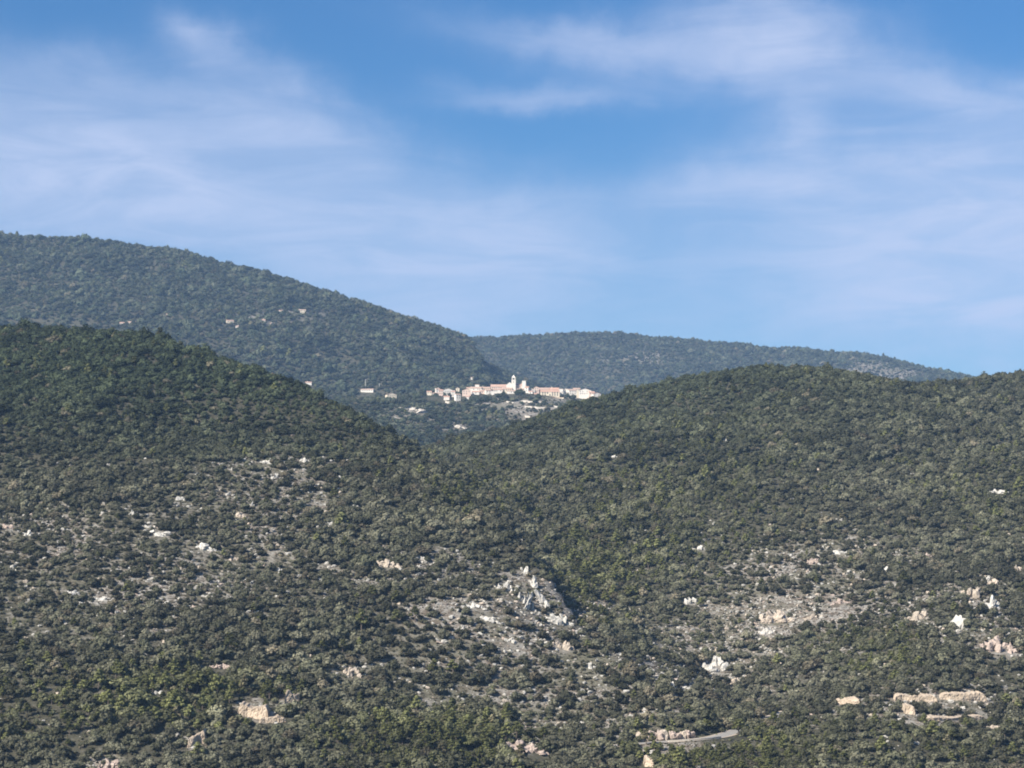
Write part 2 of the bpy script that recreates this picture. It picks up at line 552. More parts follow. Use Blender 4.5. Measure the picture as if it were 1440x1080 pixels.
# ------------------------------------------------------------------ ground
def build_ground():
    ny, nx = XX.shape
    co = np.stack([XX, YY, ZZ], -1).reshape(-1, 3).astype(np.float32)
    idx = np.arange(ny * nx).reshape(ny, nx)
    q = np.stack([idx[:-1, :-1], idx[:-1, 1:], idx[1:, 1:], idx[1:, :-1]], -1).reshape(-1, 4).astype(np.int32)
    me = bpy.data.meshes.new('hills')
    me.vertices.add(len(co)); me.vertices.foreach_set('co', co.ravel())
    me.loops.add(q.size); me.loops.foreach_set('vertex_index', q.ravel())
    me.polygons.add(len(q))
    me.polygons.foreach_set('loop_start', np.arange(0, q.size, 4, dtype=np.int32))
    me.polygons.foreach_set('loop_total', np.full(len(q), 4, dtype=np.int32))
    me.polygons.foreach_set('use_smooth', np.ones(len(q), dtype=bool))
    me.update()
    b = bare_amount(XX, YY, ZZ).ravel()
    at_ = me.attributes.new('bare', 'FLOAT', 'POINT')
    at_.data.foreach_set('value', b.astype(np.float32))
    me.materials.append(M['ground'])
    o = obj('hills', me)
    tag(o, 'scrub covered hills and mountain slopes below the sky', None, None, 'structure')


build_ground()


# ------------------------------------------------------------------ tree shapes
def ico(sub=1):
    bm = bmesh.new()
    bmesh.ops.create_icosphere(bm, subdivisions=sub, radius=1.0)
    v = np.array([p.co[:] for p in bm.verts]); f = [[p.index for p in q.verts] for q in bm.faces]
    bm.free()
    return v, f


ICO1 = ico(1)
ICO2 = ico(2)
ICO3 = ico(3)


def crown_geo(lobes, leaves, leaf, rg, core=.80):
    """leaf-clump quads over several lobes, with a closed core inside each lobe"""
    V, Fc = [], []
    n = 0
    for (c, r) in lobes:
        c = np.array(c); r = np.array(r)
        iv, jf = ICO1
        jit = 1 + rg.uniform(-.16, .10, (len(iv), 1))
        V.append(iv * r * core * jit + c); Fc += [[i + n for i in q] for q in jf]; n += len(iv)
        k = leaves
        d = rg.normal(size=(k, 3)); d[:, 2] += .25
        d /= np.linalg.norm(d, axis=1)[:, None]
        p = c + d * r * rg.uniform(.80, 1.10, (k, 1))
        nn = d / r + rg.normal(size=(k, 3)) * .55
        nn /= np.linalg.norm(nn, axis=1)[:, None]
        a = np.cross(nn, rg.normal(size=(k, 3))); a /= np.linalg.norm(a, axis=1)[:, None]
        b = np.cross(nn, a)
        s = leaf * rg.uniform(.6, 1.35, (k, 1)); s2 = s * rg.uniform(.55, .9, (k, 1))
        quad = np.stack([p - a * s, p - b * s2 + nn * s * .15, p + a * s, p + b * s2 - nn * s * .15], 1).reshape(-1, 3)
        V.append(quad)
        Fc += [[n + 4 * i, n + 4 * i + 1, n + 4 * i + 2, n + 4 * i + 3] for i in range(k)]
        n += 4 * k
    return np.concatenate(V), Fc


def tube(p0, p1, r0, r1, seg=6):
    p0, p1 = Vector(p0), Vector(p1)
    d = (p1 - p0).normalized()
    a = d.orthogonal().normalized(); b = d.cross(a)
    v = []
    for p, r in ((p0, r0), (p1, r1)):
        for i in range(seg):
            t = 2 * math.pi * i / seg
            v.append(p + (a * math.cos(t) + b * math.sin(t)) * r)
    f = [(i, (i + 1) % seg, seg + (i + 1) % seg, seg + i) for i in range(seg)] + [tuple(range(seg))[::-1], tuple(range(seg, 2 * seg))]
    return v, f


def trunk_geo(h, r, tips):
    V, Fc = [], []
    def put(v, f):
        o = len(V); V.extend([tuple(p) for p in v]); Fc.extend([tuple(i + o for i in q) for q in f])
    put(*tube((0, 0, -.25), (.03, 0, h), r, r * .7))
    for t in tips:
        put(*tube((.03, 0, h * .9), t, r * .6, r * .2, 5))
    return V, Fc


def make_oak(seed):
    rg = np.random.default_rng(seed)
    lobes = [((rg.uniform(-.12, .12), rg.uniform(-.12, .12), .95), (.62, .62, .52))]
    k = int(rg.integers(5, 8)); a0 = rg.uniform(0, 6)
    for i in range(k):
        a = a0 + 2 * math.pi * i / k + rg.uniform(-.3, .3)
        rr = rg.uniform(.45, .68)
        s = rg.uniform(.33, .50)
        lobes.append(((math.cos(a) * rr, math.sin(a) * rr, rg.uniform(.42, .92)), (s, s, s * rg.uniform(.75, .95))))
    cv, cf = crown_geo(lobes, 46, .145, rg)
    tips = [(l[0][0] * .6, l[0][1] * .6, l[0][2]) for l in lobes[1:4]]
    return (cv, cf), trunk_geo(.45, .085, tips)


def make_bush(seed):
    rg = np.random.default_rng(seed)
    lobes = []
    k = int(rg.integers(3, 6))
    for i in range(k):
        a = rg.uniform(0, 6.28); rr = rg.uniform(.1, .6); s = rg.uniform(.38, .6)
        lobes.append(((math.cos(a) * rr, math.sin(a) * rr, rg.uniform(.22, .5)), (s, s, s * .75)))
    cv, cf = crown_geo(lobes, 40, .15, rg)
    return (cv, cf), trunk_geo(.3, .05, [(l[0][0] * .7, l[0][1] * .7, l[0][2]) for l in lobes[:3]])


def make_pine(seed):
    rg = np.random.default_rng(seed)
    lobes = []
    k = int(rg.integers(8, 11))
    for i in range(k):
        t = i / (k - 1)
        a = i * 2.4 + rg.uniform(-.4, .4); rr = (1 - t) * .5 + .08
        s = .26 + .2 * (1 - t) * rg.uniform(.7, 1.2)
        lobes.append(((math.cos(a) * rr, math.sin(a) * rr, .85 + t * 1.15), (s, s, s * .62)))
    cv, cf = crown_geo(lobes, 36, .12, rg, .72)
    return (cv, cf), trunk_geo(1.75, .075, [(l[0][0] * .8, l[0][1] * .8, l[0][2]) for l in lobes[:4]])


GEO = [make_oak(100 + i) for i in range(6)] + [make_bush(200 + i) for i in range(4)] + [make_pine(300 + i) for i in range(3)]
OAKS, BUSHES, PINES = range(0, 6), range(6, 10), range(10, 13)
LIB = bpy.data.collections.new('plant_library')          # sources for the masses, not linked to the scene


def src(name, me):
    o = bpy.data.objects.new(name, me)
    LIB.objects.link(o)
    return o


SRC, CROWN, TRUNK = [], [], []
for (cv, cf), (tv, tf) in GEO:
    nc = len(cv)
    V = [tuple(p) for p in cv] + list(tv)
    Fc = [tuple(q) for q in cf] + [tuple(i + nc for i in q) for q in tf]
    SRC.append(src('plant', mesh('plant', V, Fc, [M['leaf_i'], M['bark']], [0] * len(cf) + [1] * len(tf))))
    CROWN.append(mesh('crown', cv, cf, [M['leaf_o']]))
    TRUNK.append(mesh('trunk', tv, tf, [M['bark']]))


def gn_mass(name, label, pts, rot, scl, idx, tint, sources):
    me = bpy.data.meshes.new(name)
    me.vertices.add(len(pts)); me.vertices.foreach_set('co', np.asarray(pts, np.float32).ravel())
    def put(n, ty, key, v):
        a = me.attributes.new(n, ty, 'POINT'); a.data.foreach_set(key, v)
    put('rot', 'FLOAT_VECTOR', 'vector', np.asarray(rot, np.float32).ravel())
    put('scl', 'FLOAT_VECTOR', 'vector', np.asarray(scl, np.float32).ravel())
    put('idx', 'INT', 'value', np.asarray(idx, np.int32))
    if tint is not None:
        t4 = np.concatenate([tint, np.ones((len(tint), 1))], 1).astype(np.float32)
        put('tint', 'FLOAT_COLOR', 'color', t4.ravel())
    me.update()
    o = obj(name, me)
    tag(o, label, None, None, 'stuff')
    ng = bpy.data.node_groups.new(name, 'GeometryNodeTree')
    ng.interface.new_socket('Geometry', in_out='INPUT', socket_type='NodeSocketGeometry')
    ng.interface.new_socket('Geometry', in_out='OUTPUT', socket_type='NodeSocketGeometry')
    N = ng.nodes
    gi = N.new('NodeGroupInput'); go = N.new('NodeGroupOutput')
    join = N.new('GeometryNodeJoinGeometry')
    def named(n, ty):
        a = N.new('GeometryNodeInputNamedAttribute'); a.data_type = ty; a.inputs[0].default_value = n
        return a.outputs[0]
    ar, as_, ai = named('rot', 'FLOAT_VECTOR'), named('scl', 'FLOAT_VECTOR'), named('idx', 'INT')
    for k, s in sources.items():
        oi = N.new('GeometryNodeObjectInfo'); oi.inputs['Object'].default_value = s
        oi.inputs['As Instance'].default_value = False
        cmpn = N.new('FunctionNodeCompare'); cmpn.data_type = 'INT'; cmpn.operation = 'EQUAL'
        ii = [q for q in cmpn.inputs if q.type == 'INT']
        ng.links.new(ai, ii[0]); ii[1].default_value = int(k)
        ip = N.new('GeometryNodeInstanceOnPoints')
        ng.links.new(gi.outputs[0], ip.inputs['Points'])
        ng.links.new(cmpn.outputs[0], ip.inputs['Selection'])
        ng.links.new(oi.outputs['Geometry'], ip.inputs['Instance'])
        ng.links.new(ar, ip.inputs['Rotation']); ng.links.new(as_, ip.inputs['Scale'])
        ng.links.new(ip.outputs[0], join.inputs[0])
    ng.links.new(join.outputs[0], go.inputs[0])
    md = o.modifiers.new('scatter', 'NODES'); md.node_group = ng
    return o


# ------------------------------------------------------------------ which ground can be seen from about here
AZB = np.radians(np.linspace(-19, 19, 761))
DS = np.concatenate([np.arange(300, 2600, 6.0), np.arange(2600, 7600, 14.0)])
_x = np.sin(AZB)[:, None] * DS[None]; _y = np.cos(AZB)[:, None] * DS[None]
_t = height(_x, _y) / DS[None]
RUN = np.maximum.accumulate(_t, 1)


def seen(x, y, z, top, margin):
    d = np.hypot(x, y); a = np.arctan2(x, y)
    i = np.clip(np.round((a - AZB[0]) / (AZB[1] - AZB[0])).astype(int), 0, len(AZB) - 1)
    j = np.clip(np.searchsorted(DS, d) - 2, 0, len(DS) - 1)
    return (z + top) / d > RUN[i, j] - margin / d


# ------------------------------------------------------------------ things that keep the scrub away
CLEAR = []           # x, y, radius
LOW = []             # the same, but low bushes still grow there


# rock outcrops: column, row of the middle, width, height (photo pixels), tone, blade tilt, label
OUTCROPS = [
    (702, 822, 11, 10, 'crag', .2, 'small pale crag at the uppermost end of the rocky spur crest'),
    (716, 823, 14, 18, 'crag', .2, 'pale two pointed crag near the upper end of the rocky spur crest'),
    (731, 834, 7, 20, 'crag', .35, 'narrow upright limestone fin between the two larger crags of the spur'),
    (741, 841, 9, 30, 'crag', .35, 'tall pale limestone blade leaning in the middle of the spur crest'),
    (751, 816, 9, 20, 'crag', -.3, 'bright blade of rock standing highest on the spur crest'),
    (760, 833, 10, 24, 'crag', -.45, 'bright slab slanting down right of the highest blade'),
    (750, 852, 10, 14, 'crag', .2, 'grey slab at the foot of the tall leaning blade'),
    (769, 850, 7, 14, 'crag', -.5, 'thin tilted slab at the shadowed edge of the spur crest'),
    (777, 866, 20, 17, 'crag', -.3, 'pale sloping slab just below the largest slab of the spur'),
    (795, 869, 12, 17, 'crag', -.2, 'jagged pale rock at the lower tip of the spur crest'),
    (738, 798, 8, 15, 'crag', .1, 'small grey rock standing above the spur crest among dark trees'),
    (811, 888, 7, 6, 'crag', 0, 'little white boulder below the tip of the rocky spur'),
    (823, 890, 7, 10, 'crag', .2, 'small upright pale rock farthest down the spur line'),
    (690, 872, 26, 8, 'crag', 0, 'low flat grey ledge on the bare ground under the spur crags'),
    (672, 852, 24, 8, 'crag', 0, 'low pale ledge at the upper edge of the bare spur flank'),
    (718, 899, 16, 9, 'crag', .2, 'broken pale ledge in the bare patch below the spur crags'),
    (792, 906, 26, 14, 'rock_tan', 0, 'warm tinted broken rock bed below the tip of the spur'),
    (545, 790, 30, 14, 'rock_tan', 0, 'isolated tan rock shelf on the slope well left of the spur crags'),
    (592, 784, 16, 10, 'crag', 0, 'grey rock patch beside the isolated tan shelf'),
    (828, 934, 10, 14, 'crag', .2, 'bright single boulder in the gully below the spur'),
    (873, 917, 8, 10, 'crag', .3, 'pointed little white rock at the far side of the gully'),
    (775, 728, 14, 8, 'rock_pink', 0, 'pinkish rock showing among dense trees high in the gully'),
    (1005, 931, 38, 24, 'crag', .15, 'cluster of bright limestone teeth in the middle of the far gully slope'),
    (946, 961, 9, 18, 'crag', .3, 'upright white rock beside the gully, next to two smaller ones'),
    (958, 962, 11, 11, 'crag', .2, 'middle rock of the three white rocks beside the gully'),
    (970, 970, 9, 11, 'crag', -.3, 'lowest rock of the three white rocks beside the gully'),
    (1038, 955, 20, 12, 'rock_tan', 0, 'tan rock bed just right of the limestone teeth'),
    (1090, 866, 44, 18, 'rock_tan', 0, 'wide tan rock face across the bare middle slope'),
    (1078, 884, 20, 14, 'crag', .1, 'pale crag at the lower left foot of the wide tan rock face'),
    (1140, 868, 18, 8, 'rock_tan', 0, 'small tan ledge to the right of the wide tan rock face'),
    (1180, 845, 26, 8, 'rock_pink', 0, 'low pinkish ledge among bushes above the wide tan face'),
    (1143, 787, 20, 12, 'rock_pink', 0, 'pinkish rock patch high on the bare middle slope'),
    (1180, 775, 24, 8, 'crag', 0, 'thin grey ledge at the top of the bare middle slope'),
    (1290, 863, 30, 17, 'rock_tan', .1, 'tan craggy outcrop left of the chain of white crags'),
    (1254, 882, 18, 11, 'crag', .2, 'grey rock trailing down from the tan craggy outcrop'),
    (1327, 888, 13, 9, 'crag', 0, 'rounded white boulder at the bottom of the chain of crags'),
    (1326, 904, 11, 11, 'crag', .1, 'white stub of rock directly below the rounded white boulder'),
    (1349, 869, 22, 26, 'crag', .5, 'bright triangular limestone fin in the chain of white crags'),
    (1396, 844, 18, 24, 'crag', .3, 'brightest blocky white crag at the upper end of the chain'),
    (1366, 828, 22, 24, 'rock_tan', .1, 'spiky tan and grey crag beside the brightest blocky crag'),
    (1398, 816, 12, 12, 'rock_tan', .3, 'small tan rock above the brightest blocky crag'),
    (1388, 810, 12, 10, 'crag', .2, 'grey knob of rock above the spiky crag'),
    (1433, 797, 16, 12, 'rock_tan', 0, 'tan outcrop cut by the edge of the picture above the crags'),
    (1408, 904, 48, 22, 'rock_pink', .1, 'brownish broken outcrop below the chain of white crags'),
    (1405, 689, 24, 9, 'crag', .1, 'pale ledge in the trees high on the rounded hill'),
    (1345, 706, 6, 12, 'crag', 0, 'slim pale rock standing in trees below the high ledge'),
    (986, 769, 18, 10, 'crag', .1, 'grey rock at the upper end of the far gully slope'),
    (968, 842, 22, 14, 'crag', .1, 'light grey crag beside the gully above the limestone teeth'),
    (1245, 797, 8, 14, 'crag', 0, 'thin pale rock between the bare slope and the crags'),
    (1300, 778, 22, 10, 'rock_pink', .1, 'pinkish rock in thick scrub above the chain of crags'),
    (12, 738, 18, 10, 'rock_pink', 0, 'pinkish rock at the very edge of the hillside scrub'),
    (37, 748, 13, 11, 'crag', .1, 'brightest white rock on the thin scrub at the picture edge'),
    (187, 719, 9, 11, 'crag', .2, 'round white rock alone on the shoulder of the scrubby hill'),
    (228, 750, 34, 8, 'crag', 0, 'long flat grey ledge on the scrubby hill'),
    (206, 738, 14, 7, 'crag', 0, 'short pale ledge just above the long flat ledge'),
    (255, 700, 18, 8, 'crag', 0, 'grey ledge near the top of the stony band'),
    (326, 659, 10, 6, 'crag', 0, 'small white rock high on the hill, lowest of the summit trio'),
    (375, 647, 18, 9, 'crag', .2, 'slanting pale rock high on the hill, middle of the summit trio'),
    (427, 646, 14, 9, 'crag', 0, 'pale rock high on the hill, nearest the gully of the summit trio'),
    (386, 668, 11, 8, 'crag', .1, 'blocky pale rock just below the summit trio'),
    (354, 706, 8, 13, 'crag', .1, 'narrow upright white rock in the upper stony band'),
    (337, 723, 20, 10, 'rock_tan', .2, 'tan rock below the narrow upright white one'),
    (290, 768, 20, 10, 'crag', .3, 'broken grey rock in the middle of the stony band'),
    (328, 783, 16, 12, 'rock_tan', .2, 'tan broken rock lower in the stony band'),
    (391, 801, 9, 9, 'crag', 0, 'squarish white boulder below the stony band'),
    (420, 808, 10, 7, 'crag', 0, 'low white boulder between the squarish boulder and the ledge'),
    (462, 813, 22, 9, 'crag', 0, 'pale ledge level with the low white boulder'),
    (498, 711, 12, 8, 'crag', 0, 'white rock on the dark flank above the gully'),
    (475, 669, 14, 8, 'crag', .1, 'pale rock at the top of the dark flank'),
    (462, 735, 16, 10, 'crag', 0, 'light grey rock below the top of the dark flank'),
    (14, 799, 14, 12, 'crag', .1, 'grey rock in dense scrub near the picture edge'),
    (102, 833, 20, 7, 'crag', 0, 'flat grey ledge in the lower scrub, left one of two'),
    (145, 842, 26, 7, 'crag', 0, 'flat grey ledge in the lower scrub, right one of two'),
    (313, 934, 30, 12, 'rock_pink', 0, 'pinkish stony patch above the yellow green pines'),
    (494, 942, 22, 14, 'rock_tan', 0, 'tan rock face alone in the lower scrub'),
    (513, 1000, 16, 8, 'crag', .1, 'small pale rock below the lone tan face'),
    (222, 973, 16, 7, 'crag', 0, 'pale rock at the upper edge of the pine patch'),
    (154, 1072, 26, 16, 'rock_pink', .2, 'pinkish earth scar at the bottom edge of the picture'),
    (740, 1050, 60, 16, 'rock_pink', 0, 'pinkish bare bank right of the dark gully mouth'),
    (862, 642, 12, 6, 'crag', 0, 'pale ledge in the woods right of the village slope'),
    (1020, 617, 5, 6, 'crag', 0, 'tiny pale rock in the woods of the rounded hill'),
    (845, 590, 8, 5, 'rock_pink', 0, 'small pink rock in the woods close below the village'),
    (648, 600, 16, 6, 'stonewall', .2, 'pale ruined looking rock on the wooded slope under the village'),
    (585, 576, 34, 6, 'stonewall', 0, 'grey stony ledge left of the village slope'),
    (1006, 1000 - 12, 16, 8, 'crag', 0, 'grey rock above the road cutting'),
    (1065, 1010, 10, 11, 'rock_tan', 0, 'tan boulder where the road goes out of sight'),
    (1024, 1020, 12, 7, 'crag', 0, 'pale boulder on the uphill verge of the road'),
    (1290, 1044, 9, 7, 'crag', 0, 'white rock in the scrub below the tan cutting'),
    (1400, 1022, 20, 12, 'rock_tan', 0, 'tan rock below the right end of the cutting'),
]


def rock_mesh(seed, m, sub=3, cut=7):
    rg = np.random.default_rng(seed)
    v, f = ICO3
    v = v.copy()
    nn = rg.normal(size=(cut, 3)); nn[:, 2] *= .55; nn /= np.linalg.norm(nn, axis=1)[:, None]
    hh = rg.uniform(.38, .85, cut)
    dot = v @ nn.T
    r = np.min(np.where(dot > .05, hh[None] / np.maximum(dot, .05), 9), 1)
    r = np.minimum(r, 1.35)
    v = v * r[:, None]
    off = rg.uniform(0, 50, 3)
    ax = Vector(rg.normal(size=3)).normalized()
    for i in range(len(v)):
        p = Vector(v[i])
        # bedding: stepped ledges across one direction, then cracks
        lay = (p.dot(ax) * 4.5 + .6 * mnoise.noise(p * 1.3 + Vector(off)))
        stp = (lay - math.floor(lay))
        crack = abs(mnoise.noise(p * 2.4 + Vector(off)))
        v[i] *= 1 + .12 * (stp - .5) + .20 * mnoise.fractal(p * 2.1 + Vector(off), .8, 2.0, 4) - .26 * max(0, .12 - crack) / .12
    return mesh('rock', v, f, [m])


ROCKS = {k: [rock_mesh(500 + 31 * i + 7 * j, M[k]) for i in range(5)] for j, k in enumerate(('rock', 'rock_tan', 'rock_pink', 'earth', 'stonewall', 'crag'))}
rr = random.Random(5)


def place_outcrop(px, py, wpx, hpx, tone, tilt, label):
    p = ground_at(px, py + hpx * .5)
    if p is None:
        return
    k = p[1] / F
    W, H = wpx * k, hpx * k
    name = 'earth_bank' if tone == 'earth' else 'rock_outcrop'
    t = thing(name, label, 'earth bank' if tone == 'earth' else 'rock', p)
    blade = abs(tilt) >= .3
    n = max(4, min(14, int(round(wpx / 2.4)) + 1))
    W *= 1.1
    main = rr.uniform(-.25, .25)
    for i in range(n):
        if i == 0:
            x, dy, sx, hh = main * W, 0, W * (rr.uniform(.36, .46) if blade else rr.uniform(.16, .24)), H * (.78 if blade else .66)
        else:
            x = ((i - .5) / (n - 1) - .5) * W * .95 + rr.uniform(-.09, .09) * W
            e = abs(x / W - main)
            sx = W * rr.uniform(.08, .18) * (1.5 if blade else 1.3 if n < 6 else 1)
            hh = H * rr.uniform(.25, .62) * (1 - .5 * e)
            dy = rr.uniform(-.4, 1.5 if not blade else .7) * H * (1 - e)
        gz = float(height(p[0] + x, p[1] + dy)) - p[2]
        b = obj('rock_block', rr.choice(ROCKS[tone]), t, (x, dy, gz + hh * .10), 0)
        b.scale = (sx, max(sx, hh * .5) * rr.uniform(.7, 1.1), hh * .75)
        b.rotation_euler = (rr.uniform(-.4, .4), tilt + rr.uniform(-.5, .5), rr.choice([0, math.pi]) + rr.uniform(-.8, .8))
        if blade:                                   # slabs all dip the same way
            b.rotation_euler = (rr.uniform(-.2, .25), tilt * .85 + rr.uniform(-.25, .25), rr.uniform(-.7, .7))
    if not blade:
        CLEAR.append((p[0], p[1] + H * .8, W * .32))
    CLEAR.append((p[0], p[1], W * .42 + .2))
    LOW.append((p[0], p[1] - 4.0, W * .5)); LOW.append((p[0], p[1] - 9.0, W * .4))                    # nothing tall straight in front of it


for o_ in OUTCROPS:
    place_outcrop(*o_)


# ------------------------------------------------------------------ road, parapet and cutting
def build_road():
    d = np.gradient(road_c, axis=0); d[:, 2] = 0
    d /= np.linalg.norm(d, axis=1)[:, None]
    side = np.stack([d[:, 1], -d[:, 0], np.zeros(len(d))], 1)      # towards the valley
    if side[20][1] > 0:
        side = -side
    def strip(name, a, b, dz, m, th=0.0):
        V, Fc = [], []
        for i in range(len(road_c)):
            for s in (a, b):
                q = road_c[i] + side[i] * s
                V.append((q[0], q[1], q[2] + dz))
        for i in range(len(road_c) - 1):
            Fc.append((2 * i, 2 * i + 2, 2 * i + 3, 2 * i + 1))
        return mesh(name, V, Fc, [m])
    o = obj('verge', strip('verge', -4.6, 4.6, .02, M['gravel'])); tag(o, 'tan gravel verge along the road', None, None, 'structure')
    o = obj('road', strip('road', -3.1, 3.1, .045, M['asphalt'])); tag(o, 'grey mountain road curving round the spur', None, None, 'structure')
    # the low wall on the valley side, between columns 935 and 1003
    px, py = project(road_c[:, 0], road_c[:, 1], road_c[:, 2])
    sel = np.nonzero((px > 930) & (px < 1003))[0]
    V, Fc = [], []
    for k, i in enumerate(sel):
        c = road_c[i] + side[i] * 3.9
        for (s, z) in ((0, -.8), (.45, -.8), (.45, .75), (0, .75)):
            q = c + side[i] * s
            V.append((q[0], q[1], q[2] + z + (.05 * math.sin(i * 1.7) if z > 0 else 0)))
        if k:
            a = 4 * (k - 1); b = 4 * k
            for e in range(4):
                Fc.append((a + e, a + (e + 1) % 4, b + (e + 1) % 4, b + e))
    Fc.append((0, 1, 2, 3)); e = 4 * (len(sel) - 1); Fc.append((e + 3, e + 2, e + 1, e))
    bm = bmesh.new(); me = mesh('parapet_wall', V, Fc, [M['parapet']]); bm.from_mesh(me); bmesh.ops.recalc_face_normals(bm, faces=bm.faces); bm.to_mesh(me); bm.free()
    tag(obj('parapet_wall', me), 'low pale masonry parapet along the valley side of the road', 'wall', None, 'thing')
    # the cut rock face above the road
    sel = np.nonzero((px > 905) & (px < 992))[0]
    t = thing('rock_cutting', 'pinkish grey rock cutting standing right behind the road', 'rock face', road_c[sel[0]] - side[sel[0]] * 5)
    base = np.array(t.location)
    n = 11
    for j in range(n):
        i = sel[int((j + .5) / n * (len(sel) - 1))]
        q = road_c[i] - side[i] * 6.2 - base
        b = obj('rock_block', rr.choice(ROCKS['rock_pink' if j % 4 else 'rock_tan']), t, (q[0], q[1], q[2] + 1.1), 0)
        b.scale = (2.1 * rr.uniform(.8, 1.2), 1.8, 2.6 * rr.uniform(.65, 1.15))
        b.rotation_euler = (rr.uniform(-.2, .2), rr.uniform(-.25, .25), rr.uniform(-.4, .4))
    for i in range(0, len(road_c), 2):
        q = road_c[i]
        vis = 925 < px[i] < 1012
        CLEAR.append((q[0], q[1], 4.9 if vis else 3.7))
        if vis:
            LOW.append((q[0], q[1], 7.5))
        if vis:
            for s in (8, 12, 16):
                c = q + side[i] * s
                LOW.append((c[0], c[1], 4.2))


build_road()


# the long tan bank cut into the slope, bottom right
def earth_cut(label, x0, x1, yb, ytop, seed, rough=.16):
    rg = np.random.default_rng(seed)
    cols = max(10, int((x1 - x0) / 1.4)); rows = 9
    V, Fc = [], []
    pts = np.array([ground_at(x0 + (x1 - x0) * i / cols, np.interp(i / cols, [0, 1], yb)) for i in range(cols + 1)])
    for q in (1, 2):
        pts[:, q] = np.convolve(np.pad(pts[:, q], 4, 'edge'), np.ones(9) / 9, 'valid')
    base = pts[len(pts) // 2].copy()
    I = np.arange(cols + 1.0)
    top = .95 + rough * 2.2 * fbm(I, I * 0 + seed, 13.0, 5, seed) + .16 * rg.random(cols + 1)
    foot = 1.2 * fbm(I, I * 0 + seed + 40, 14.0, 3, seed + 5)
    for i, p in enumerate(pts):
        edge = min(1.0, (min(i, cols - i) / (cols * .10)) ** .5)
        H = (ytop[0] + (ytop[1] - ytop[0]) * i / cols) * p[1] / F * max(.3, top[i]) * (.25 + .75 * edge)
        t = np.linspace(0, 1, rows + 1)
        out = .9 * fbm(np.full(rows + 1, i * 1.0), t * 14, 9.0, 5, seed + 9) + .55 * rg.random(rows + 1)
        for j in range(rows + 1):
            V.append((p[0] - base[0], p[1] - base[1] + foot[i] + t[j] * H * .22 - out[j] * .8, p[2] - base[2] - .8 + t[j] * (H + .8)))
        V.append((p[0] - base[0], p[1] - base[1] + H * .45 + 7, p[2] - base[2] + H + .5))
        V.append((p[0] - base[0], p[1] - base[1] + H * .45 + 8, p[2] - base[2] - 4))
    R = rows + 3
    for i in range(cols):
        for j in range(R - 1):
            Fc.append((i * R + j, (i + 1) * R + j, (i + 1) * R + j + 1, i * R + j + 1))
    Fc.append(tuple(range(R))[::-1]); Fc.append(tuple(cols * R + j for j in range(R)))
    me = mesh('earth_bank', V, Fc, [M['earth']])
    tag(obj('earth_bank', me, None, base), label, 'earth bank')
    for p in pts[::3]:
        CLEAR.append((p[0], p[1] + .6, 1.7)); LOW.append((p[0], p[1] - 3.5, 3.0)); CLEAR.append((p[0], p[1] + 3, 1.8))


earth_cut('long smooth tan earth cutting on the lower right slope, left half', 1259, 1318, (987, 988), (8, 8), 61)
earth_cut('rougher broken tan cutting continuing right of the smooth one', 1322, 1388, (984, 988), (7, 11), 62)
earth_cut('short pale tan bank standing alone left of the long cutting', 1177, 1209, (991, 990), (7, 9), 63)
earth_cut('low tan terrace edge running below the long cutting', 1300, 1385, (1015, 1012), (4, 4), 64)
earth_cut('narrow tan slip dropping below the smooth cutting', 1272, 1288, (1004, 1006), (12, 12), 65)
earth_cut('orange earth scar beside the dark bush above the pines', 334, 377, (1008, 1013), (16, 14), 66, .5)
earth_cut('smaller orange earth scar right of the dark bush', 400, 421, (990, 989), (13, 13), 67, .5)
earth_cut('low orange earth lip below the orange scar', 364, 402, (1018, 1016), (6, 6), 68, .5)
earth_cut('slanting orange earth scar below the pine patch', 263, 288, (1052, 1046), (9, 14), 69, .5)
earth_cut('small orange bank under the road among yellow green trees', 906, 920, (1079, 1080), (12, 14), 70, .4)


# ------------------------------------------------------------------ village
def window_mesh(wd, ht):
    b = MB()
    b.box(-wd / 2, wd / 2, -.02, .06, -ht / 2, ht / 2, 0)
    f = .12
    for (x0, x1, z0, z1) in ((-wd / 2 - f, -wd / 2 + .02, -ht / 2 - f, ht / 2 + f), (wd / 2 - .02, wd / 2 + f, -ht / 2 - f, ht / 2 + f),
                             (-wd / 2 + .02, wd / 2 - .02, ht / 2 - .02, ht / 2 + f), (-wd / 2 + .02, wd / 2 - .02, -ht / 2 - f, -ht / 2 + .02)):
        b.box(x0, x1, -.07, .05, z0, z1, 1)
    return b.mesh('window', [M['glass'], M['stonewall']])


WIN = {k: window_mesh(*k) for k in ((.95, 1.45), (1.5, 2.1))}
_d = MB(); _d.box(-.55, .55, -.06, .06, 0, 2.2); DOOR = _d.mesh('door', [M['wood']])
_c = MB(); _c.box(-.4, .4, -.3, .3, 0, 1.5); _c.box(-.5, .5, -.4, .4, 1.5, 1.65); CHIM = _c.mesh('chimney', [M['white']])
vr = random.Random(3)


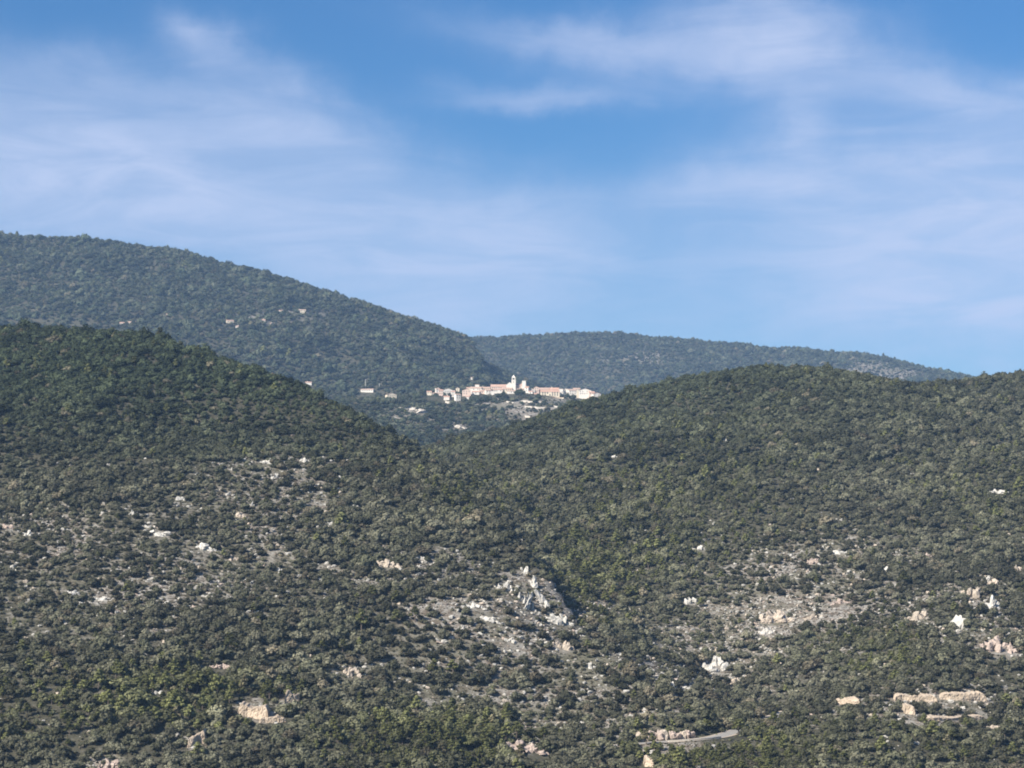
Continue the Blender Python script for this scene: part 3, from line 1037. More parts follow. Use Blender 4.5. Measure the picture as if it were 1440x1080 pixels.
def house(label, x0, x1, yeave, ybase, wall='white', roof='side', depth=None, D=9.0, yaw=0.0, pitch=.36, win=True, big=False, group=None, name='village_house'):
    pc = (x0 + x1) / 2
    if depth is None:
        g = ground_at(pc, ybase, 2400)
        yd = g[1] if g is not None and g[1] < 5600 else 3300.0
    else:
        yd = depth
    k = yd / F
    W = (x1 - x0) * k
    c = at(pc, yeave, yd)
    xs = np.array([c[0] - W / 2, c[0] + W / 2]); ys = np.array([yd, yd + D])
    gz = float(min(height(xs, np.full(2, ys[0])).min(), height(xs, np.full(2, ys[1])).min()))
    zb = min(gz - .3, c[2] - 3.2)
    H = c[2] - zb
    t = thing(name, label, 'house', (c[0], yd, zb), yaw, group)
    if roof == 'flat':
        b = MB(); b.box(-W / 2, W / 2, 0, D, 0, H)
        obj('wall', b.mesh('wall', [M[wall]]), t)
        b = MB(); b.box(-W / 2 - .15, W / 2 + .15, -.15, D + .15, H + .003, H + .35)
        obj('roof', b.mesh('roof', [M['tile']]), t)
    elif roof == 'gable':                     # gable end to the viewer
        rise = W / 2 * pitch
        b = MB()
        b.add([(-W / 2, 0, 0), (W / 2, 0, 0), (W / 2, 0, H), (0, 0, H + rise), (-W / 2, 0, H),
               (-W / 2, D, 0), (W / 2, D, 0), (W / 2, D, H), (0, D, H + rise), (-W / 2, D, H)],
              [(0, 1, 2, 3, 4), (9, 8, 7, 6, 5), (0, 4, 9, 5), (1, 6, 7, 2), (4, 3, 8, 9), (3, 2, 7, 8), (0, 5, 6, 1)])
        obj('wall', b.mesh('wall', [M[wall]]), t)
        b = MB(); o = .35; zo = o * pitch; th = .22
        for s in (-1, 1):
            e = s * (W / 2 + o)
            P = [(e, -o, H - zo + .02), (0, -o, H + rise + .02), (0, D + o, H + rise + .02), (e, D + o, H - zo + .02)]
            b.add(P + [(x, y, z + th) for x, y, z in P], [(0, 1, 2, 3), (7, 6, 5, 4), (0, 4, 5, 1), (1, 5, 6, 2), (2, 6, 7, 3), (3, 7, 4, 0)])
        obj('roof', b.mesh('roof', [M['tile']]), t)
    else:                                     # ridge across the view
        rise = D / 2 * pitch
        b = MB()
        b.add([(-W / 2, 0, 0), (-W / 2, D, 0), (-W / 2, D, H), (-W / 2, D / 2, H + rise), (-W / 2, 0, H),
               (W / 2, 0, 0), (W / 2, D, 0), (W / 2, D, H), (W / 2, D / 2, H + rise), (W / 2, 0, H)],
              [(0, 1, 2, 3, 4), (9, 8, 7, 6, 5), (0, 4, 9, 5), (1, 6, 7, 2), (4, 3, 8, 9), (3, 2, 7, 8), (0, 5, 6, 1)])
        obj('wall', b.mesh('wall', [M[wall]]), t)
        b = MB(); o = .35; zo = o * pitch; th = .22
        for (ya, yb_) in ((-o, D / 2), (D + o, D / 2)):
            P = [(-W / 2 - o, ya, H - zo + .02), (W / 2 + o, ya, H - zo + .02), (W / 2 + o, yb_, H + rise + .02), (-W / 2 - o, yb_, H + rise + .02)]
            b.add(P + [(x, y, z + th) for x, y, z in P], [(0, 1, 2, 3), (7, 6, 5, 4), (0, 4, 5, 1), (1, 5, 6, 2), (2, 6, 7, 3), (3, 7, 4, 0)])
        obj('roof', b.mesh('roof', [M['tile']]), t)
    if win:
        hv = max(2.6, (ybase - yeave) * k)
        rows = max(1, min(3, int(hv / 2.9))); colsn = max(1, min(8, int(W / (3.3 if big else 2.9))))
        wm = WIN[(1.5, 2.1)] if big else WIN[(.95, 1.45)]
        for r in range(rows):
            for cc in range(colsn):
                if vr.random() < .16 and colsn > 1:
                    continue
                x = ((cc + .5) / colsn - .5) * W * .9 + vr.uniform(-.15, .15)
                z = H - 1.45 - r * 2.8
                if z > .9:
                    obj('window', wm, t, (x, -.03, z))
    if vr.random() < .6 and roof != 'flat':
        obj('chimney', CHIM, t, (vr.uniform(-.3, .3) * W, D * .5, H + (D / 2 * pitch if roof == 'side' else W * .3 * pitch) - .3))
    CLEAR.append((c[0], yd + D / 2, W / 2 + 2))
    if group is None:
        LOW.extend([(c[0] + e * W / 3, yd - f, W / 3 + 1.5) for e in (-1, 0, 1) for f in (4, 9, 14, 19, 24, 30, 36)])
    return t


# label, columns, eave row, base row, wall, roof ...
house('narrow white house standing first at the left end of the village', 613, 619, 547, 556, 'white', 'side', D=8, yaw=.3)
house('low grey stone shed before the narrow house at the left end', 608, 617, 553, 557, 'stonewall', 'side', D=6, win=False)
house('white house with a broad gable, second from the left end of the village', 622, 638, 549, 556, 'white', 'gable', D=12, yaw=.15)
house('small cream house between the broad gable and the pink house', 641, 646, 546, 552, 'cream', 'gable', D=7)
house('tall white lower house on the slope below the small cream house', 641, 648, 555, 564, 'white', 'side', D=7, yaw=.35)
house('pink house with a hipped shape left of the dark village trees', 650, 662, 549, 557, 'pinkwall', 'gable', D=10)
house('little white annexe under the pink house', 655, 660, 558, 563, 'white', 'side', D=6, win=False)
house('wide white house with a tiled roof above the dark village trees', 661, 677, 546, 550, 'white', 'side', depth=3292, D=13, yaw=-.08)
house('small white tower house peeping over the wide tiled roofs', 668, 674, 541, 548, 'white', 'flat', depth=3312, D=7, win=False)
house('pale house with pink roof behind the bright white end wall', 676, 689, 546, 550, 'cream', 'side', depth=3296, D=12)
house('bright white house whose end wall drops below the roofs', 683, 691, 549, 557, 'white', 'side', depth=3276, D=9, yaw=.2)
house('slim white buttress house beside the bright end wall', 691, 695, 550, 561, 'white', 'flat', depth=3268, D=5, win=False)
house('long red roofed house running up to the church, rear row', 690, 713, 544, 550, 'pinkwall', 'side', depth=3306, D=18, pitch=.42)
house('white house front under the long red roof', 694, 706, 548, 553, 'white', 'side', depth=3284, D=9)
house('cream house between the long red roof and the church', 707, 720, 547, 551, 'cream', 'side', depth=3290, D=12)
house('low white house in front of the church', 713, 725, 550, 555, 'white', 'side', depth=3272, D=8)
house('white house right below the church nave beside the dark trees', 727, 737, 548, 555, 'white', 'side', depth=3284, D=9)
house('tall white house at the right shoulder of the church', 738, 743, 545, 556, 'white', 'side', depth=3280, D=9, yaw=-.2)
house('white stepped house going down right of the church', 743, 749, 551, 557, 'white', 'side', depth=3274, D=8, yaw=-.2)
house('pinkish house with a high gable in the dip right of the church', 751, 758, 545, 553, 'pinkwall', 'gable', depth=3290, D=10)
house('long low house with pale pink roof behind the big cream building', 757, 772, 548, 552, 'pinkwall', 'side', depth=3302, D=16, pitch=.4)
house('narrow white house left of the big cream building', 751, 756, 554, 560, 'white', 'side', depth=3268, D=7)
house('big cream building with a row of dark windows and red roof', 760, 787, 551, 562, 'cream', 'side', depth=3266, D=13, pitch=.40, big=True)
house('red roofed house behind the big cream building', 773, 786, 548, 552, 'pinkwall', 'side', depth=3296, D=14, pitch=.45)
house('tall white block at the right end of the big cream building', 786, 792, 547, 556, 'white', 'flat', depth=3278, D=9)
house('low cream wing along the foot of the big cream building', 764, 793, 559, 562, 'cream', 'flat', depth=3256, D=5, win=False)
house('white house with pink roof edge right of the tall white block', 793, 801, 548, 555, 'white', 'gable', depth=3282, D=9)
house('wide white house between the tall white block and the gap', 800, 811, 549, 557, 'white', 'side', depth=3274, D=11, yaw=.15)
house('white gabled house behind a round tree near the right end', 814, 831, 549, 556, 'white', 'gable', depth=3272, D=10, pitch=.30)
house('white house standing alone near the right end of the village', 834, 845, 554, 562, 'white', 'gable', depth=3250, D=9, yaw=.3)
house('small brick red roofed house, last at the right end of the village', 844, 853, 559, 564, 'pinkwall', 'side', depth=3240, D=10, pitch=.45)
house('tiny pale hut on the wooded slope beyond the right end', 867, 871, 552, 557, 'stonewall', 'side', depth=2960, D=4, win=False)
house('cream house at the far left end beyond the stone shed', 600, 607, 551, 556, 'cream', 'side', D=8)
house('white cottage on the slope below the broad white gable', 624, 632, 558, 563, 'white', 'side', D=7, win=False)
house('white front row house left of the bright white end wall', 664, 674, 551, 556, 'white', 'side', depth=3276, D=8)
house('low pink roofed house beside the front row house', 674, 683, 550, 555, 'pinkwall', 'side', depth=3284, D=9)
house('pale house under the pink house roofs at the tree clump', 656, 664, 546, 551, 'cream', 'side', depth=3300, D=9)
house('white terrace house below the church trees', 716, 727, 556, 560, 'white', 'flat', depth=3258, D=6)
house('white house filling the dip between church and pinkish gable', 744, 752, 548, 555, 'white', 'gable', depth=3288, D=9)
house('cream house behind the gap beside the wide white house', 806, 816, 547, 553, 'cream', 'side', depth=3300, D=9)
house('pink house between the gabled house and the lone white one', 828, 836, 552, 558, 'pinkwall', 'side', depth=3266, D=9)
house('small white house beside the tall lower house on the left slope', 634, 640, 551, 558, 'white', 'side', depth=3262, D=7)
house('pinkish cottage between the narrow house and the broad gable', 617, 623, 549, 556, 'pinkwall', 'side', depth=3288, D=8)
house('isolated white cabin on the mountainside above the village', 662, 667, 531, 534, 'white', 'side', D=6, win=False)
house('long low white farmhouse on the saddle left of the village', 507, 525, 548, 552, 'white', 'side', D=9, yaw=-.2)
house('cream cottage with a brown roof between farmhouse and village', 544, 558, 555, 562, 'cream', 'gable', D=10, yaw=.3)
house('small white house at the foot of the mountain behind the dark hill', 429, 438, 538, 541, 'white', 'side', D=8, win=False)
MOUNT = 'houses scattered on the blue mountainside'
for (a, b_, e, g, l) in [(168, 175, 454, 459, 'left house of the close white pair low on the mountain'), (178, 190, 453, 458, 'wider right house of the close white pair low on the mountain'),
                         (234, 238, 442, 445, 'tiny lone cabin between the white pair and the hamlet'), (319, 329, 451, 456, 'square white house at the left of the mountain hamlet'),
                         (331, 335, 459, 463, 'small house just below the square white one in the hamlet'), (367, 373, 450, 454, 'small house in the middle of the mountain hamlet'),
                         (380, 386, 455, 458, 'low cabin below the middle of the mountain hamlet'), (391, 397, 437, 441, 'little house highest up in the mountain hamlet'),
                         (418, 430, 436, 441, 'larger tan house at the right end of the mountain hamlet')]:
    house(l, a, b_, e, g, 'cream' if a in (178, 319, 418) else 'stonewall', 'side', D=9, yaw=vr.uniform(-.3, .3), win=(b_ - a) > 8, group=MOUNT, name='mountain_house')


def church():
    yd = 3300.0
    k = yd / F
    nave_c = at(730, 541.5, yd)
    zb = float(height(np.array([nave_c[0] - 9, nave_c[0] + 9]), np.array([yd, yd])).min()) - 1.5
    t = thing('church', 'village church with a slender white bell tower above the roofs', 'church', (nave_c[0], yd, zb))
    H = nave_c[2] - zb
    W = 20 * k; D = 12.0
    b = MB(); rise = 2.8
    b.add([(-W / 2, 0, 0), (-W / 2, D, 0), (-W / 2, D, H), (-W / 2, D / 2, H + rise), (-W / 2, 0, H),
           (W / 2, 0, 0), (W / 2, D, 0), (W / 2, D, H), (W / 2, D / 2, H + rise), (W / 2, 0, H)],
          [(0, 1, 2, 3, 4), (9, 8, 7, 6, 5), (0, 4, 9, 5), (1, 6, 7, 2), (4, 3, 8, 9), (3, 2, 7, 8), (0, 5, 6, 1)])
    obj('nave', b.mesh('nave', [M['pinkwall']]), t)
    b = MB()
    for (ya, yb_) in ((-.4, D / 2), (D + .4, D / 2)):
        P = [(-W / 2 - .4, ya, H - .15), (W / 2 + .4, ya, H - .15), (W / 2 + .4, yb_, H + rise + .03), (-W / 2 - .4, yb_, H + rise + .03)]
        b.add(P + [(x, y, z + .25) for x, y, z in P], [(0, 1, 2, 3), (7, 6, 5, 4), (0, 4, 5, 1), (1, 5, 6, 2), (2, 6, 7, 3), (3, 7, 4, 0)])
    obj('roof', b.mesh('roof', [M['tile']]), t)
    # bell tower: shaft, open belfry with four piers, cap
    tx = at(722.2, 540, yd)[0] - nave_c[0]
    top = at(722, 528.5, yd)[2] - zb
    r = 2.9
    sh = top - 6.0
    b = MB(); b.box(tx - r, tx + r, -1.5 - r, -1.5 + r, 0, sh)
    tw = obj('bell_tower', b.mesh('bell_tower', [M['white']]), t)
    b = MB(); b.box(tx - r - .2, tx + r + .2, -1.7 - r, -1.3 + r, sh + .003, sh + .35)
    obj('cornice', b.mesh('cornice', [M['white']]), tw)
    r2 = 2.4
    b = MB()
    for sx in (-1, 1):
        for sy in (-1, 1):
            cx, cy = tx + sx * (r2 - .6), -1.5 + sy * (r2 - .6)
            b.box(cx - .6, cx + .6, cy - .6, cy + .6, sh + .353, sh + 3.2)
    b.box(tx - r2, tx + r2, -1.5 - r2, -1.5 + r2, sh + 3.2, sh + 3.8)
    obj('belfry', b.mesh('belfry', [M['white']]), tw)
    b = MB(); z0 = sh + 3.803; P = [(tx - r2, -1.5 - r2, z0), (tx + r2, -1.5 - r2, z0), (tx + r2, -1.5 + r2, z0), (tx - r2, -1.5 + r2, z0), (tx, -1.5, top + 1.2)]
    b.add(P, [(0, 1, 4), (1, 2, 4), (2, 3, 4), (3, 0, 4), (3, 2, 1, 0)])
    obj('spire', b.mesh('spire', [M['white']]), tw)
    v, f = ICO2
    vv = v * np.array([.7, .7, .8]); vv[:, 2] += sh + 2.0; vv[:, 0] += tx; vv[:, 1] -= 1.5
    obj('bell', mesh('bell', vv, f, [M['bronze']], smooth=True), tw)
    # west gable beside the tower and the square turret at the other end
    gx = at(716, 540, yd)[0] - nave_c[0]
    b = MB(); g0 = at(716, 541, yd)[2] - zb
    b.add([(gx - 4, -4, 0), (gx + 4, -4, 0), (gx + 4, -4, g0), (gx + 1, -4, g0 + 3.2), (gx - 4, -4, g0 - .8), (gx - 4, 5, 0), (gx + 4, 5, 0), (gx + 4, 5, g0), (gx + 1, 5, g0 + 3.2), (gx - 4, 5, g0 - .8)],
          [(0, 1, 2, 3, 4), (9, 8, 7, 6, 5), (0, 4, 9, 5), (1, 6, 7, 2), (4, 3, 8, 9), (3, 2, 7, 8), (0, 5, 6, 1)])
    obj('chapel', b.mesh('chapel', [M['white']]), t)
    ux = at(736.8, 540, yd)[0] - nave_c[0]; uz = at(736.8, 536, yd)[2] - zb
    b = MB(); b.box(ux - 2.6, ux + 2.6, -2.2, 3.4, 0, uz); b.box(ux - 2.8, ux + 2.8, -2.4, 3.6, uz + .003, uz + .5)
    obj('turret', b.mesh('turret', [M['white']]), t)
    for x in (-4.5, 1.2, 6.0):
        obj('window', WIN[(.95, 1.45)], t, (x, -.04, H - 2.2))
    for dx in (0,):
        obj('window', WIN[(.95, 1.45)], t, (tx, -1.5 - r - .03, sh - 3))
    CLEAR.append((nave_c[0], yd, 16))


church()
for px_ in range(598, 662, 4):
    for dd in range(3225, 3300, 9):
        q_ = at(px_, 556, dd)
        LOW.append((q_[0], dd, 5.0))


def terrace(label, pts, h):
    P = [ground_at(x, y, 2700) for x, y in pts]
    P = np.array([p for p in P if p is not None and p[1] < 3400])
    if len(P) < 2:
        return
    n = 14
    q = np.stack([np.interp(np.linspace(0, len(P) - 1, n), np.arange(len(P)), P[:, k]) for k in range(3)], 1)
    base = q[n // 2].copy()
    V, Fc = [], []
    for i, p in enumerate(q):
        hh = h * vr.uniform(.75, 1.1)
        for (dy, z) in ((0, -.6), (.2, hh), (5.5, hh + .2), (6.0, -1.5)):
            V.append((p[0] - base[0], p[1] - base[1] + dy, p[2] - base[2] + z))
        if i:
            a = 4 * (i - 1); b = 4 * i
            for e in range(3):
                Fc.append((a + e, b + e, b + e + 1, a + e + 1))
    Fc.append((3, 2, 1, 0)); e = 4 * (n - 1); Fc.append((e, e + 1, e + 2, e + 3))
    tag(obj('terrace_wall', mesh('terrace_wall', V, Fc, [M['stonewall']]), None, base), label, 'wall', 'terrace walls below the village', 'thing')


terrace('highest pale terrace wall right under the big cream building', [(733, 566), (750, 567), (768, 568), (790, 567)], 2.6)
terrace('stone terrace wall in the second step below the village', [(738, 573), (755, 575), (770, 576)], 2.4)
terrace('terrace wall below the gap beside the wide white house', [(776, 573), (795, 575), (812, 574)], 2.4)
terrace('broad terrace wall in the middle of the bare village slope', [(775, 580), (795, 583), (808, 582)], 2.8)
terrace('lowest terrace wall above the woods of the valley', [(738, 587), (752, 590), (764, 589)], 2.6)
terrace('short terrace wall under the church trees', [(712, 566), (722, 568), (730, 567)], 2.0)
terrace('grey terrace wall left of the dark village trees', [(626, 567), (634, 569), (642, 567)], 3.0)
terrace('pale field wall left of the village on the stony ledge', [(566, 575), (578, 574), (592, 576)], 2.2)
terrace('crooked field wall low on the village slope', [(600, 584), (610, 588), (618, 590)], 2.0)

for (px, y0, y1, l) in [(514, 534, 547, 'tall pale utility pole behind the long low farmhouse'), (533.5, 540, 548, 'shorter pale utility pole between farmhouse and cottage')]:
    g = ground_at(px, y1, 2400)
    yd = g[1]; h = (y1 - y0) * yd / F
    t = thing('utility_pole', l, 'pole', g)
    v, f = tube((0, 0, -.5), (0, 0, h), .45, .3, 8)
    obj('shaft', mesh('shaft', v, f, [M['pole']]), t)
    b = MB(); b.box(-1.3, 1.3, -.14, .14, h - 1.1, h - .85)
    obj('crossarm', b.mesh('crossarm', [M['pole']]), t)


# ------------------------------------------------------------------ vegetation
C_OAK = np.array([.057, .060, .036]); C_GREY = np.array([.110, .106, .074]); C_GREEN = np.array([.043, .056, .031])
C_PINE = np.array([.108, .112, .046]); C_DRY = np.array([.150, .125, .088]); C_FAR = np.array([.052, .066, .040])
GREENZ = [(240, 985, 130, 40, 1.0), (600, 1045, 150, 45, .8), (1010, 1058, 130, 30, 1.0), (840, 800, 65, 60, .65), (960, 720, 170, 110, .28), (690, 690, 90, 50, .2), (1190, 1050, 300, 40, .25), (90, 1000, 140, 50, .45), (1230, 915, 80, 40, .35), (1400, 700, 90, 60, .25)]


def field(px, py, zones):
    out = np.zeros(np.shape(px))
    for (cx, cy, rx, ry, a) in zones:
        out = np.maximum(out, a * np.exp(-(((px - cx) / rx) ** 2 + ((py - cy) / ry) ** 2) ** 1.5))
    return out


clear_a = np.array(CLEAR)


low_a = np.array(LOW)


def cleared(x, y, table=clear_a):
    bad = np.zeros(len(x), bool)
    order = np.argsort(y); ys = y[order]
    for (cx, cy, r) in table:
        i0, i1 = np.searchsorted(ys, cy - r), np.searchsorted(ys, cy + r)
        s = order[i0:i1]
        bad[s] |= np.hypot(x[s] - cx, y[s] - cy) < r
    return bad


def scatter(y0, y1, cell, margin, rng):
    xm = y1 * math.tan(math.radians(17.5))
    gx = np.arange(-xm, xm, cell); gy = np.arange(y0, y1, cell)
    X, Y = np.meshgrid(gx, gy)
    X = (X + rng.uniform(-.48, .48, X.shape) * cell).ravel(); Y = (Y + rng.uniform(-.48, .48, Y.shape) * cell).ravel()
    k = np.abs(np.arctan2(X, Y)) < math.radians(17)
    X, Y = X[k], Y[k]
    Z = height(X, Y)
    k = seen(X, Y, Z, 7.0, margin)
    X, Y, Z = X[k], Y[k], Z[k]
    k = ~cleared(X, Y)
    return X[k], Y[k], Z[k]


def plants(y0, y1, cell, margin, size, seed):
    rng = np.random.default_rng(seed)
    X, Y, Z = scatter(y0, y1, cell, margin, rng)
    px, py = project(X, Y, Z)
    b = bare_amount(X, Y, Z)
    pn = patch(X, Y)
    n2 = np.clip(fbm(X, Y, 70.0, 3, 77) * .9 + .5, 0, 1)
    keep = (pn + rng.uniform(-.28, .28, len(X))) > b * .46 - .12
    keep &= rng.random(len(X)) < .97
    X, Y, Z, px, py, b, pn, n2 = (a[keep] for a in (X, Y, Z, px, py, b, pn, n2))
    n = len(X)
    s = size * (.50 + .80 * rng.random(n) ** 1.8) * (.74 + .58 * n2) * np.where(rng.random(n) < .06, 1.5, 1.0)
    thin = b * (1 - .6 * pn)
    s *= 1 - .40 * np.clip(thin, 0, 1)
    g = field(px, py, GREENZ) * (Y < 2000)
    pine = rng.random(n) < np.clip(g * .55 + .02, 0, .6)
    bush = (~pine) & (rng.random(n) < .22 + .5 * np.clip(thin, 0, 1))
    idx = rng.integers(0, 6, n)
    idx[bush] = 6 + rng.integers(0, 4, bush.sum())
    idx[pine] = 10 + rng.integers(0, 3, pine.sum())
    lowm = cleared(X, Y, low_a)
    idx[lowm] = 6 + rng.integers(0, 4, lowm.sum()); pine &= ~lowm; bush |= lowm
    s[lowm] *= .55
    s[bush] *= .72
    s[pine] *= .92
    # leaf colour by species and neighbourhood
    up = np.clip((690 - py) / 160, 0, 1) * np.clip((1600 - px) / 900, .25, 1)
    base = C_OAK + (C_GREY - C_OAK) * np.clip(.25 + .9 * rng.random(n) * (1 - up) - .25 * up, 0, 1)[:, None]
    base = base + (C_GREEN - base) * (up * .8)[:, None]
    if y0 > 2300:
        base = C_FAR + (C_GREY - C_FAR) * (rng.random(n) * .6)[:, None]
    base = base + (C_PINE - base) * np.clip(g * rng.uniform(.3, 1.1, n) + .9 * pine, 0, 1)[:, None]
    dry = rng.random(n) < .03 + .12 * np.clip(thin, 0, 1)
    base[dry] = base[dry] * .4 + C_DRY * .6
    base *= (.52 + .98 * rng.random(n) ** 1.3)[:, None] * (.72 + .5 * np.clip(fbm(X, Y, 45.0, 3, 177) + .5, 0, 1))[:, None]
    scl = np.stack([s * rng.uniform(.85, 1.2, n), s * rng.uniform(.85, 1.2, n), s * rng.uniform(.75, 1.2, n)], 1)
    rot = np.stack([rng.uniform(-.12, .12, n), rng.uniform(-.12, .12, n), rng.uniform(0, 6.283, n)], 1)
    return dict(p=np.stack([X, Y, Z - .08 * s], 1), px=px, py=py, idx=idx, tint=base, scl=scl, rot=rot, s=s, pine=pine, bush=bush)


def ksub(P, m):
    return {k: v[m] for k, v in P.items()}


near_p = plants(830, 2420, 3.5, 14, 2.85, 1)
mid_p = plants(2420, 3620, 5.0, 16, 3.2, 2)
far_p = plants(3620, 7000, 8.6, 20, 5.4, 3)

# the largest plants in view stand as trees of their own
vis = (near_p['px'] > -5) & (near_p['px'] < 1445) & (near_p['py'] < 1092) & (near_p['py'] > 900)
app = near_p['s'] / near_p['p'][:, 1]
single = np.zeros(len(app), bool)
for kind, cnt in (('oak', 300), ('pine', 120), ('bush', 90)):
    m = vis & (near_p['pine'] if kind == 'pine' else near_p['bush'] if kind == 'bush' else ~near_p['pine'] & ~near_p['bush'])
    cand = np.nonzero(m)[0]
    single[cand[np.argsort(-app[cand])[:cnt]]] = True


LANDMARKS = [(355, 1000, 'the orange earth scar'), (410, 983, 'the smaller orange scar'), (276, 1044, 'the slanting orange scar'), (154, 1072, 'the pinkish bottom scar'), (20, 1030, 'the lower left corner'),
             (494, 942, 'the lone tan rock face'), (513, 1000, 'the rock under the tan face'), (600, 1060, 'the gully side bottom edge'), (690, 1055, 'the dark gully mouth'), (740, 1050, 'the pinkish bare bank'), (440, 1060, 'the bottom edge under the scars'),
             (830, 1030, 'the scrub left of the road'), (915, 1073, 'the small orange bank'), (960, 1050, 'the road parapet'), (1060, 1050, 'the far bend of the road'), (1190, 988, 'the short pale bank'), (1290, 985, 'the smooth tan cutting'),
             (1355, 985, 'the rough tan cutting'), (1340, 1014, 'the low terrace edge'), (1170, 1060, 'the bottom edge past the road'), (1290, 1060, 'the white rock under the cutting'), (1420, 1055, 'the lower right corner'), (222, 973, 'the pine patch rock'), (90, 985, 'the edge above the pinkish scar')]


def zone_of(px, py):
    d = [(px - a) ** 2 + (1.6 * (py - b)) ** 2 for a, b, _ in LANDMARKS]
    a, b, n = LANDMARKS[int(np.argmin(d))]
    v = 'above' if py < b - 8 else 'below' if py > b + 8 else ''
    h = 'left' if px < a - 22 else 'right' if px > a + 22 else ''
    if v and h:
        return v + ' and ' + h + ' of ' + n
    return (v or (h + ' of' if h else 'close to')) + ' ' + n


KIND = {'oak': ('evergreen_oak', 'rounded evergreen oak', 'tree'), 'pine': ('pine_tree', 'yellow green layered pine', 'tree'), 'bush': ('scrub_bush', 'low spreading bush', 'bush')}


def plant_thing(i, P, label=None, group=None):
    k = 'pine' if P['pine'][i] else 'bush' if P['bush'][i] else 'oak'
    nm, lb, cat = KIND[k]
    zn = zone_of(P['px'][i], P['py'][i])
    lum = float(P['tint'][i].sum()); sz = float(P['s'][i])
    lb = ('large ' if sz > 2.9 else 'small ' if sz < 2.1 else '') + ('pale ' if lum > .27 else 'dark ' if lum < .16 else '') + lb
    t = thing(nm, label or lb + ' ' + zn, cat, P['p'][i], 0, group or (cat + 's ' + zn if k != 'bush' else 'bushes ' + zn))
    t.rotation_euler = P['rot'][i]; t.scale = P['scl'][i]
    v = int(P['idx'][i])
    c = obj('crown', CROWN[v], t); c.color = (*P['tint'][i], 1)
    obj('trunk', TRUNK[v], t)


for i in np.nonzero(single)[0]:
    plant_thing(i, near_p)

# trees standing between the houses
VTREES = [(663, 565, 7, 'dark round tree at the left end of the village tree clump'), (671, 567, 9, 'tallest dark tree in the middle of the village tree clump'), (680, 566, 7, 'dark round tree at the right end of the village tree clump'),
          (632, 560, 7, 'dark tree under the broad white gable'), (655, 566, 6, 'small dark tree under the little white annexe'), (728, 557, 9, 'dark tree in front of the church, left of a pair'), (733, 557, 10, 'dark tree in front of the church, right of a pair'),
          (708, 558, 7, 'round tree below the long red roof'), (700, 560, 6, 'small tree below the white house front'), (757, 562, 8, 'slim dark tree at the left corner of the big cream building'), (790, 560, 5, 'small tree at the right foot of the big cream building'),
          (798, 561, 8, 'dark round tree below the wide white house'), (806, 563, 8, 'dark round tree right of the one below the wide white house'), (822, 560, 11, 'round dark tree hiding the white gabled house'), (812, 559, 7, 'small tree in the gap between two white houses'), (839, 566, 6, 'tree below the lone white house near the right end'), (858, 563, 8, 'dark tree closing the right end of the village'), (645, 549, 6, 'small tree behind the small cream house'), (610, 551, 6, 'small tree at the left end of the village')]
for (px, yb, hpx, l) in VTREES:
    g = ground_at(px, yb, 2700)
    if g is None or g[1] > 3600:
        continue
    s = hpx * g[1] / F / 1.35
    t = thing('evergreen_oak', l, 'tree', g, vr.uniform(0, 6), 'trees among the village houses')
    t.scale = (s * .8, s * .8, s)
    v = vr.randrange(6)
    c = obj('crown', CROWN[v], t); c.color = (.045, .055, .034, 1)
    obj('trunk', TRUNK[v], t)

rest = ksub(near_p, ~single)
S = {k: s for k, s in enumerate(SRC)}
gn_mass('scrub_woodland', 'evergreen oak scrub covering the two nearer hills', rest['p'], rest['rot'], rest['scl'], rest['idx'], rest['tint'], S)
gn_mass('village_woodland', 'woods on the slope below the village', mid_p['p'], mid_p['rot'], mid_p['scl'], mid_p['idx'], mid_p['tint'], S)
gn_mass('mountain_forest', 'forest covering the blue mountain and the far ridge', far_p['p'], far_p['rot'], far_p['scl'], far_p['idx'], far_p['tint'], S)

# knee-high cushion plants and dry tufts between the bushes
rng = np.random.default_rng(123)
X, Y, Z = scatter(850, 1550, 1.9, 6, rng)
b = bare_amount(X, Y, Z); pn = patch(X, Y)
k = rng.random(len(X)) < np.clip(b * 1.2 + .16, 0, .80)
X, Y, Z = X[k], Y[k], Z[k]
n = len(X)
s = .28 + .55 * rng.random(n) ** 1.6
tn = C_GREY * (.40 + .5 * rng.random((n, 1)))
dr = rng.random(n) < .30
tn[dr] = C_DRY * (.6 + .5 * rng.random((dr.sum(), 1)))
gn_mass('low_garrigue', 'knee high cushion plants and dry tufts between the bushes', np.stack([X, Y, Z - .05], 1), np.stack([X * 0, X * 0, rng.uniform(0, 6.28, n)], 1),
        np.stack([s * 1.2, s * 1.1, s * .9], 1), 6 + rng.integers(0, 4, n), tn, {i: SRC[i] for i in BUSHES})

# ------------------------------------------------------------------ loose limestone between the bushes
rng = np.random.default_rng(99)
X, Y, Z = scatter(860, 1600, 2.1, 8, rng)
b = bare_amount(X, Y, Z)
pn = patch(X, Y)
k = (rng.random(len(X)) < b * .62 + .03) & (pn < b + .15)
X, Y, Z, b = X[k], Y[k], Z[k], b[k]
s = .24 + .75 * rng.random(len(X)) ** 2.6
pxr, pyr = project(X, Y, Z)
big = np.argsort(-(s / Y) * ((pxr > 5) & (pxr < 1435) & (pyr < 1075)))[:140]
RS = [src('stone', ROCKS['rock'][i]) for i in range(3)] + [src('stone', ROCKS['rock_tan'][0]), src('stone', ROCKS['rock_pink'][1])]
ri = rng.choice(5, len(X), p=[.3, .25, .2, .15, .10])
rot = np.stack([rng.uniform(-.3, .3, len(X)), rng.uniform(-.3, .3, len(X)), rng.uniform(0, 6.28, len(X))], 1)
scl = np.stack([s * 1.5, s * 1.2, s * .75], 1)
m = np.ones(len(X), bool); m[big] = False
pos = np.stack([X, Y, Z + s * .2], 1)
gn_mass('limestone_rubble', 'loose pale limestone lying between the bushes', pos[m], rot[m], scl[m], ri[m], None, {i: o for i, o in enumerate(RS)})


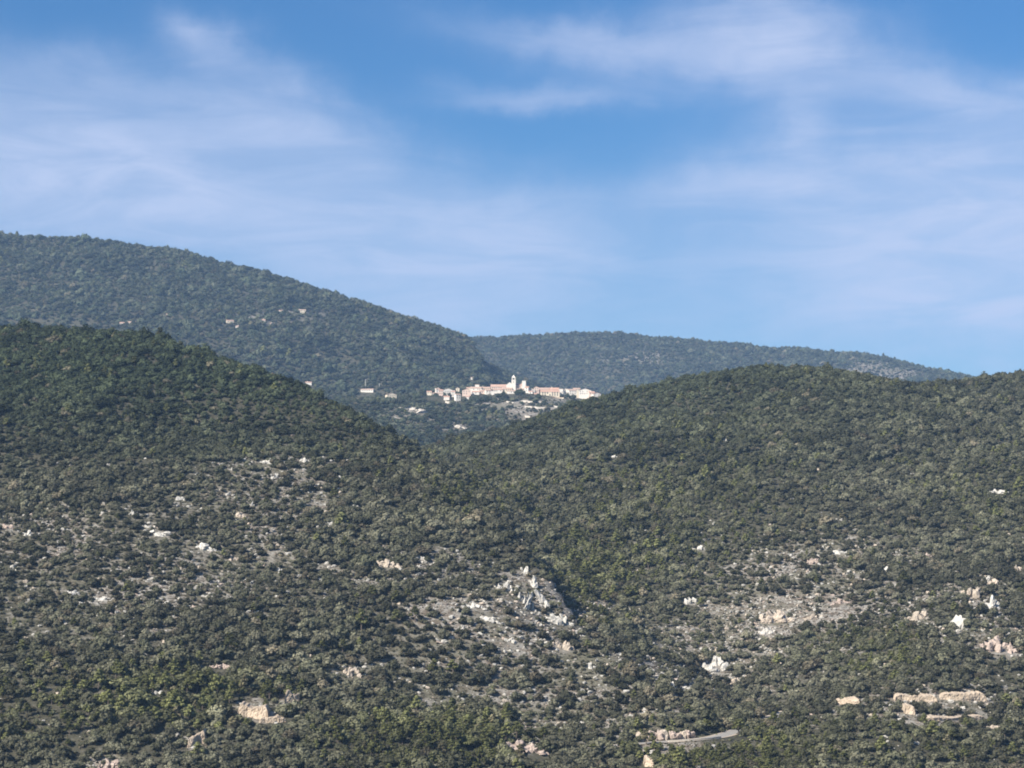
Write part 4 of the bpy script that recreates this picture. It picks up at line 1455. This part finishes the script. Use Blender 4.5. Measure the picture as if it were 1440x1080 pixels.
ROCKMARKS = [(716, 823, 'the two pointed crag'), (741, 841, 'the tall leaning blade'), (760, 833, 'the slanting bright slab'), (777, 866, 'the sloping slab below the crest'), (690, 872, 'the low flat ledge'), (672, 852, 'the ledge by the bare flank'), (718, 899, 'the broken pale ledge'),
             (792, 906, 'the warm tinted rock bed'), (545, 790, 'the isolated tan shelf'), (592, 784, 'the grey patch by the tan shelf'), (828, 934, 'the bright boulder in the gully'), (873, 917, 'the pointed white rock'), (1005, 931, 'the limestone teeth'), (958, 962, 'the three white rocks'),
             (1038, 955, 'the tan bed by the teeth'), (1090, 866, 'the wide tan face'), (1140, 868, 'the small tan ledge'), (1180, 845, 'the low pinkish ledge'), (1290, 863, 'the tan craggy outcrop'), (1349, 869, 'the triangular fin'), (1396, 844, 'the brightest blocky crag'), (1408, 904, 'the brownish outcrop'),
             (37, 748, 'the brightest rock at the picture edge'), (187, 719, 'the round white rock'), (228, 750, 'the long flat ledge'), (290, 768, 'the broken grey rock'), (328, 783, 'the lower tan broken rock'), (391, 801, 'the squarish white boulder'), (145, 842, 'the right flat ledge'), (102, 833, 'the left flat ledge'),
             (313, 934, 'the pinkish stony patch'), (494, 942, 'the lone tan face'), (355, 1000, 'the orange scar'), (1290, 985, 'the smooth tan cutting'), (1355, 985, 'the rough tan cutting'), (1190, 988, 'the short pale bank'), (740, 1050, 'the pinkish bare bank'), (960, 1040, 'the road cutting'), (640, 950, 'the middle of the lower scrub'), (860, 985, 'the gully above the road')]


def rock_zone(px, py):
    a, b, n = min(ROCKMARKS, key=lambda m: (px - m[0]) ** 2 + (1.5 * (py - m[1])) ** 2)
    v = 'above' if py < b - 7 else 'below' if py > b + 7 else ''
    h = 'left' if px < a - 14 else 'right' if px > a + 14 else ''
    if v and h:
        return v + ' and ' + h + ' of ' + n
    return (v or (h + ' of' if h else 'close to')) + ' ' + n


for i in big:
    zn = rock_zone(pxr[i], pyr[i])
    o = obj('limestone_boulder', RS[ri[i]].data, None, pos[i])
    o.rotation_euler = rot[i]; o.scale = scl[i] * 1.15
    tag(o, ('larger' if s[i] > .8 else 'small') + ' loose ' + ('pale', 'pale', 'pale', 'tan', 'pinkish')[ri[i]] + ' boulder ' + zn, 'rock', 'loose boulders ' + zn)

# ------------------------------------------------------------------ the air
def haze_mat(t, out):
    v = t.n('ShaderNodeVolumePrincipled')
    v.inputs['Color'].default_value = (.40, .64, 1.0, 1)
    v.inputs['Density'].default_value = 4.2e-5
    v.inputs['Anisotropy'].default_value = 0.0
    t.l(v.outputs[0], out.inputs['Volume'])


zlo, zhi = float(ZZ.min()) - 1.5, float(ZZ.max()) + 25
hb = MB(); hb.box(-7300, 7300, -1800, 11300, zlo, zhi)
ho = obj('haze', hb.mesh('haze', [mat('haze_air', haze_mat)]))
tag(ho, 'thin blue air between the viewer and the mountains', None, None, 'stuff')
print('PLANTS', len(near_p['s']), len(mid_p['s']), len(far_p['s']), 'rocks', len(X), 'zmax', float(ZZ.max()))
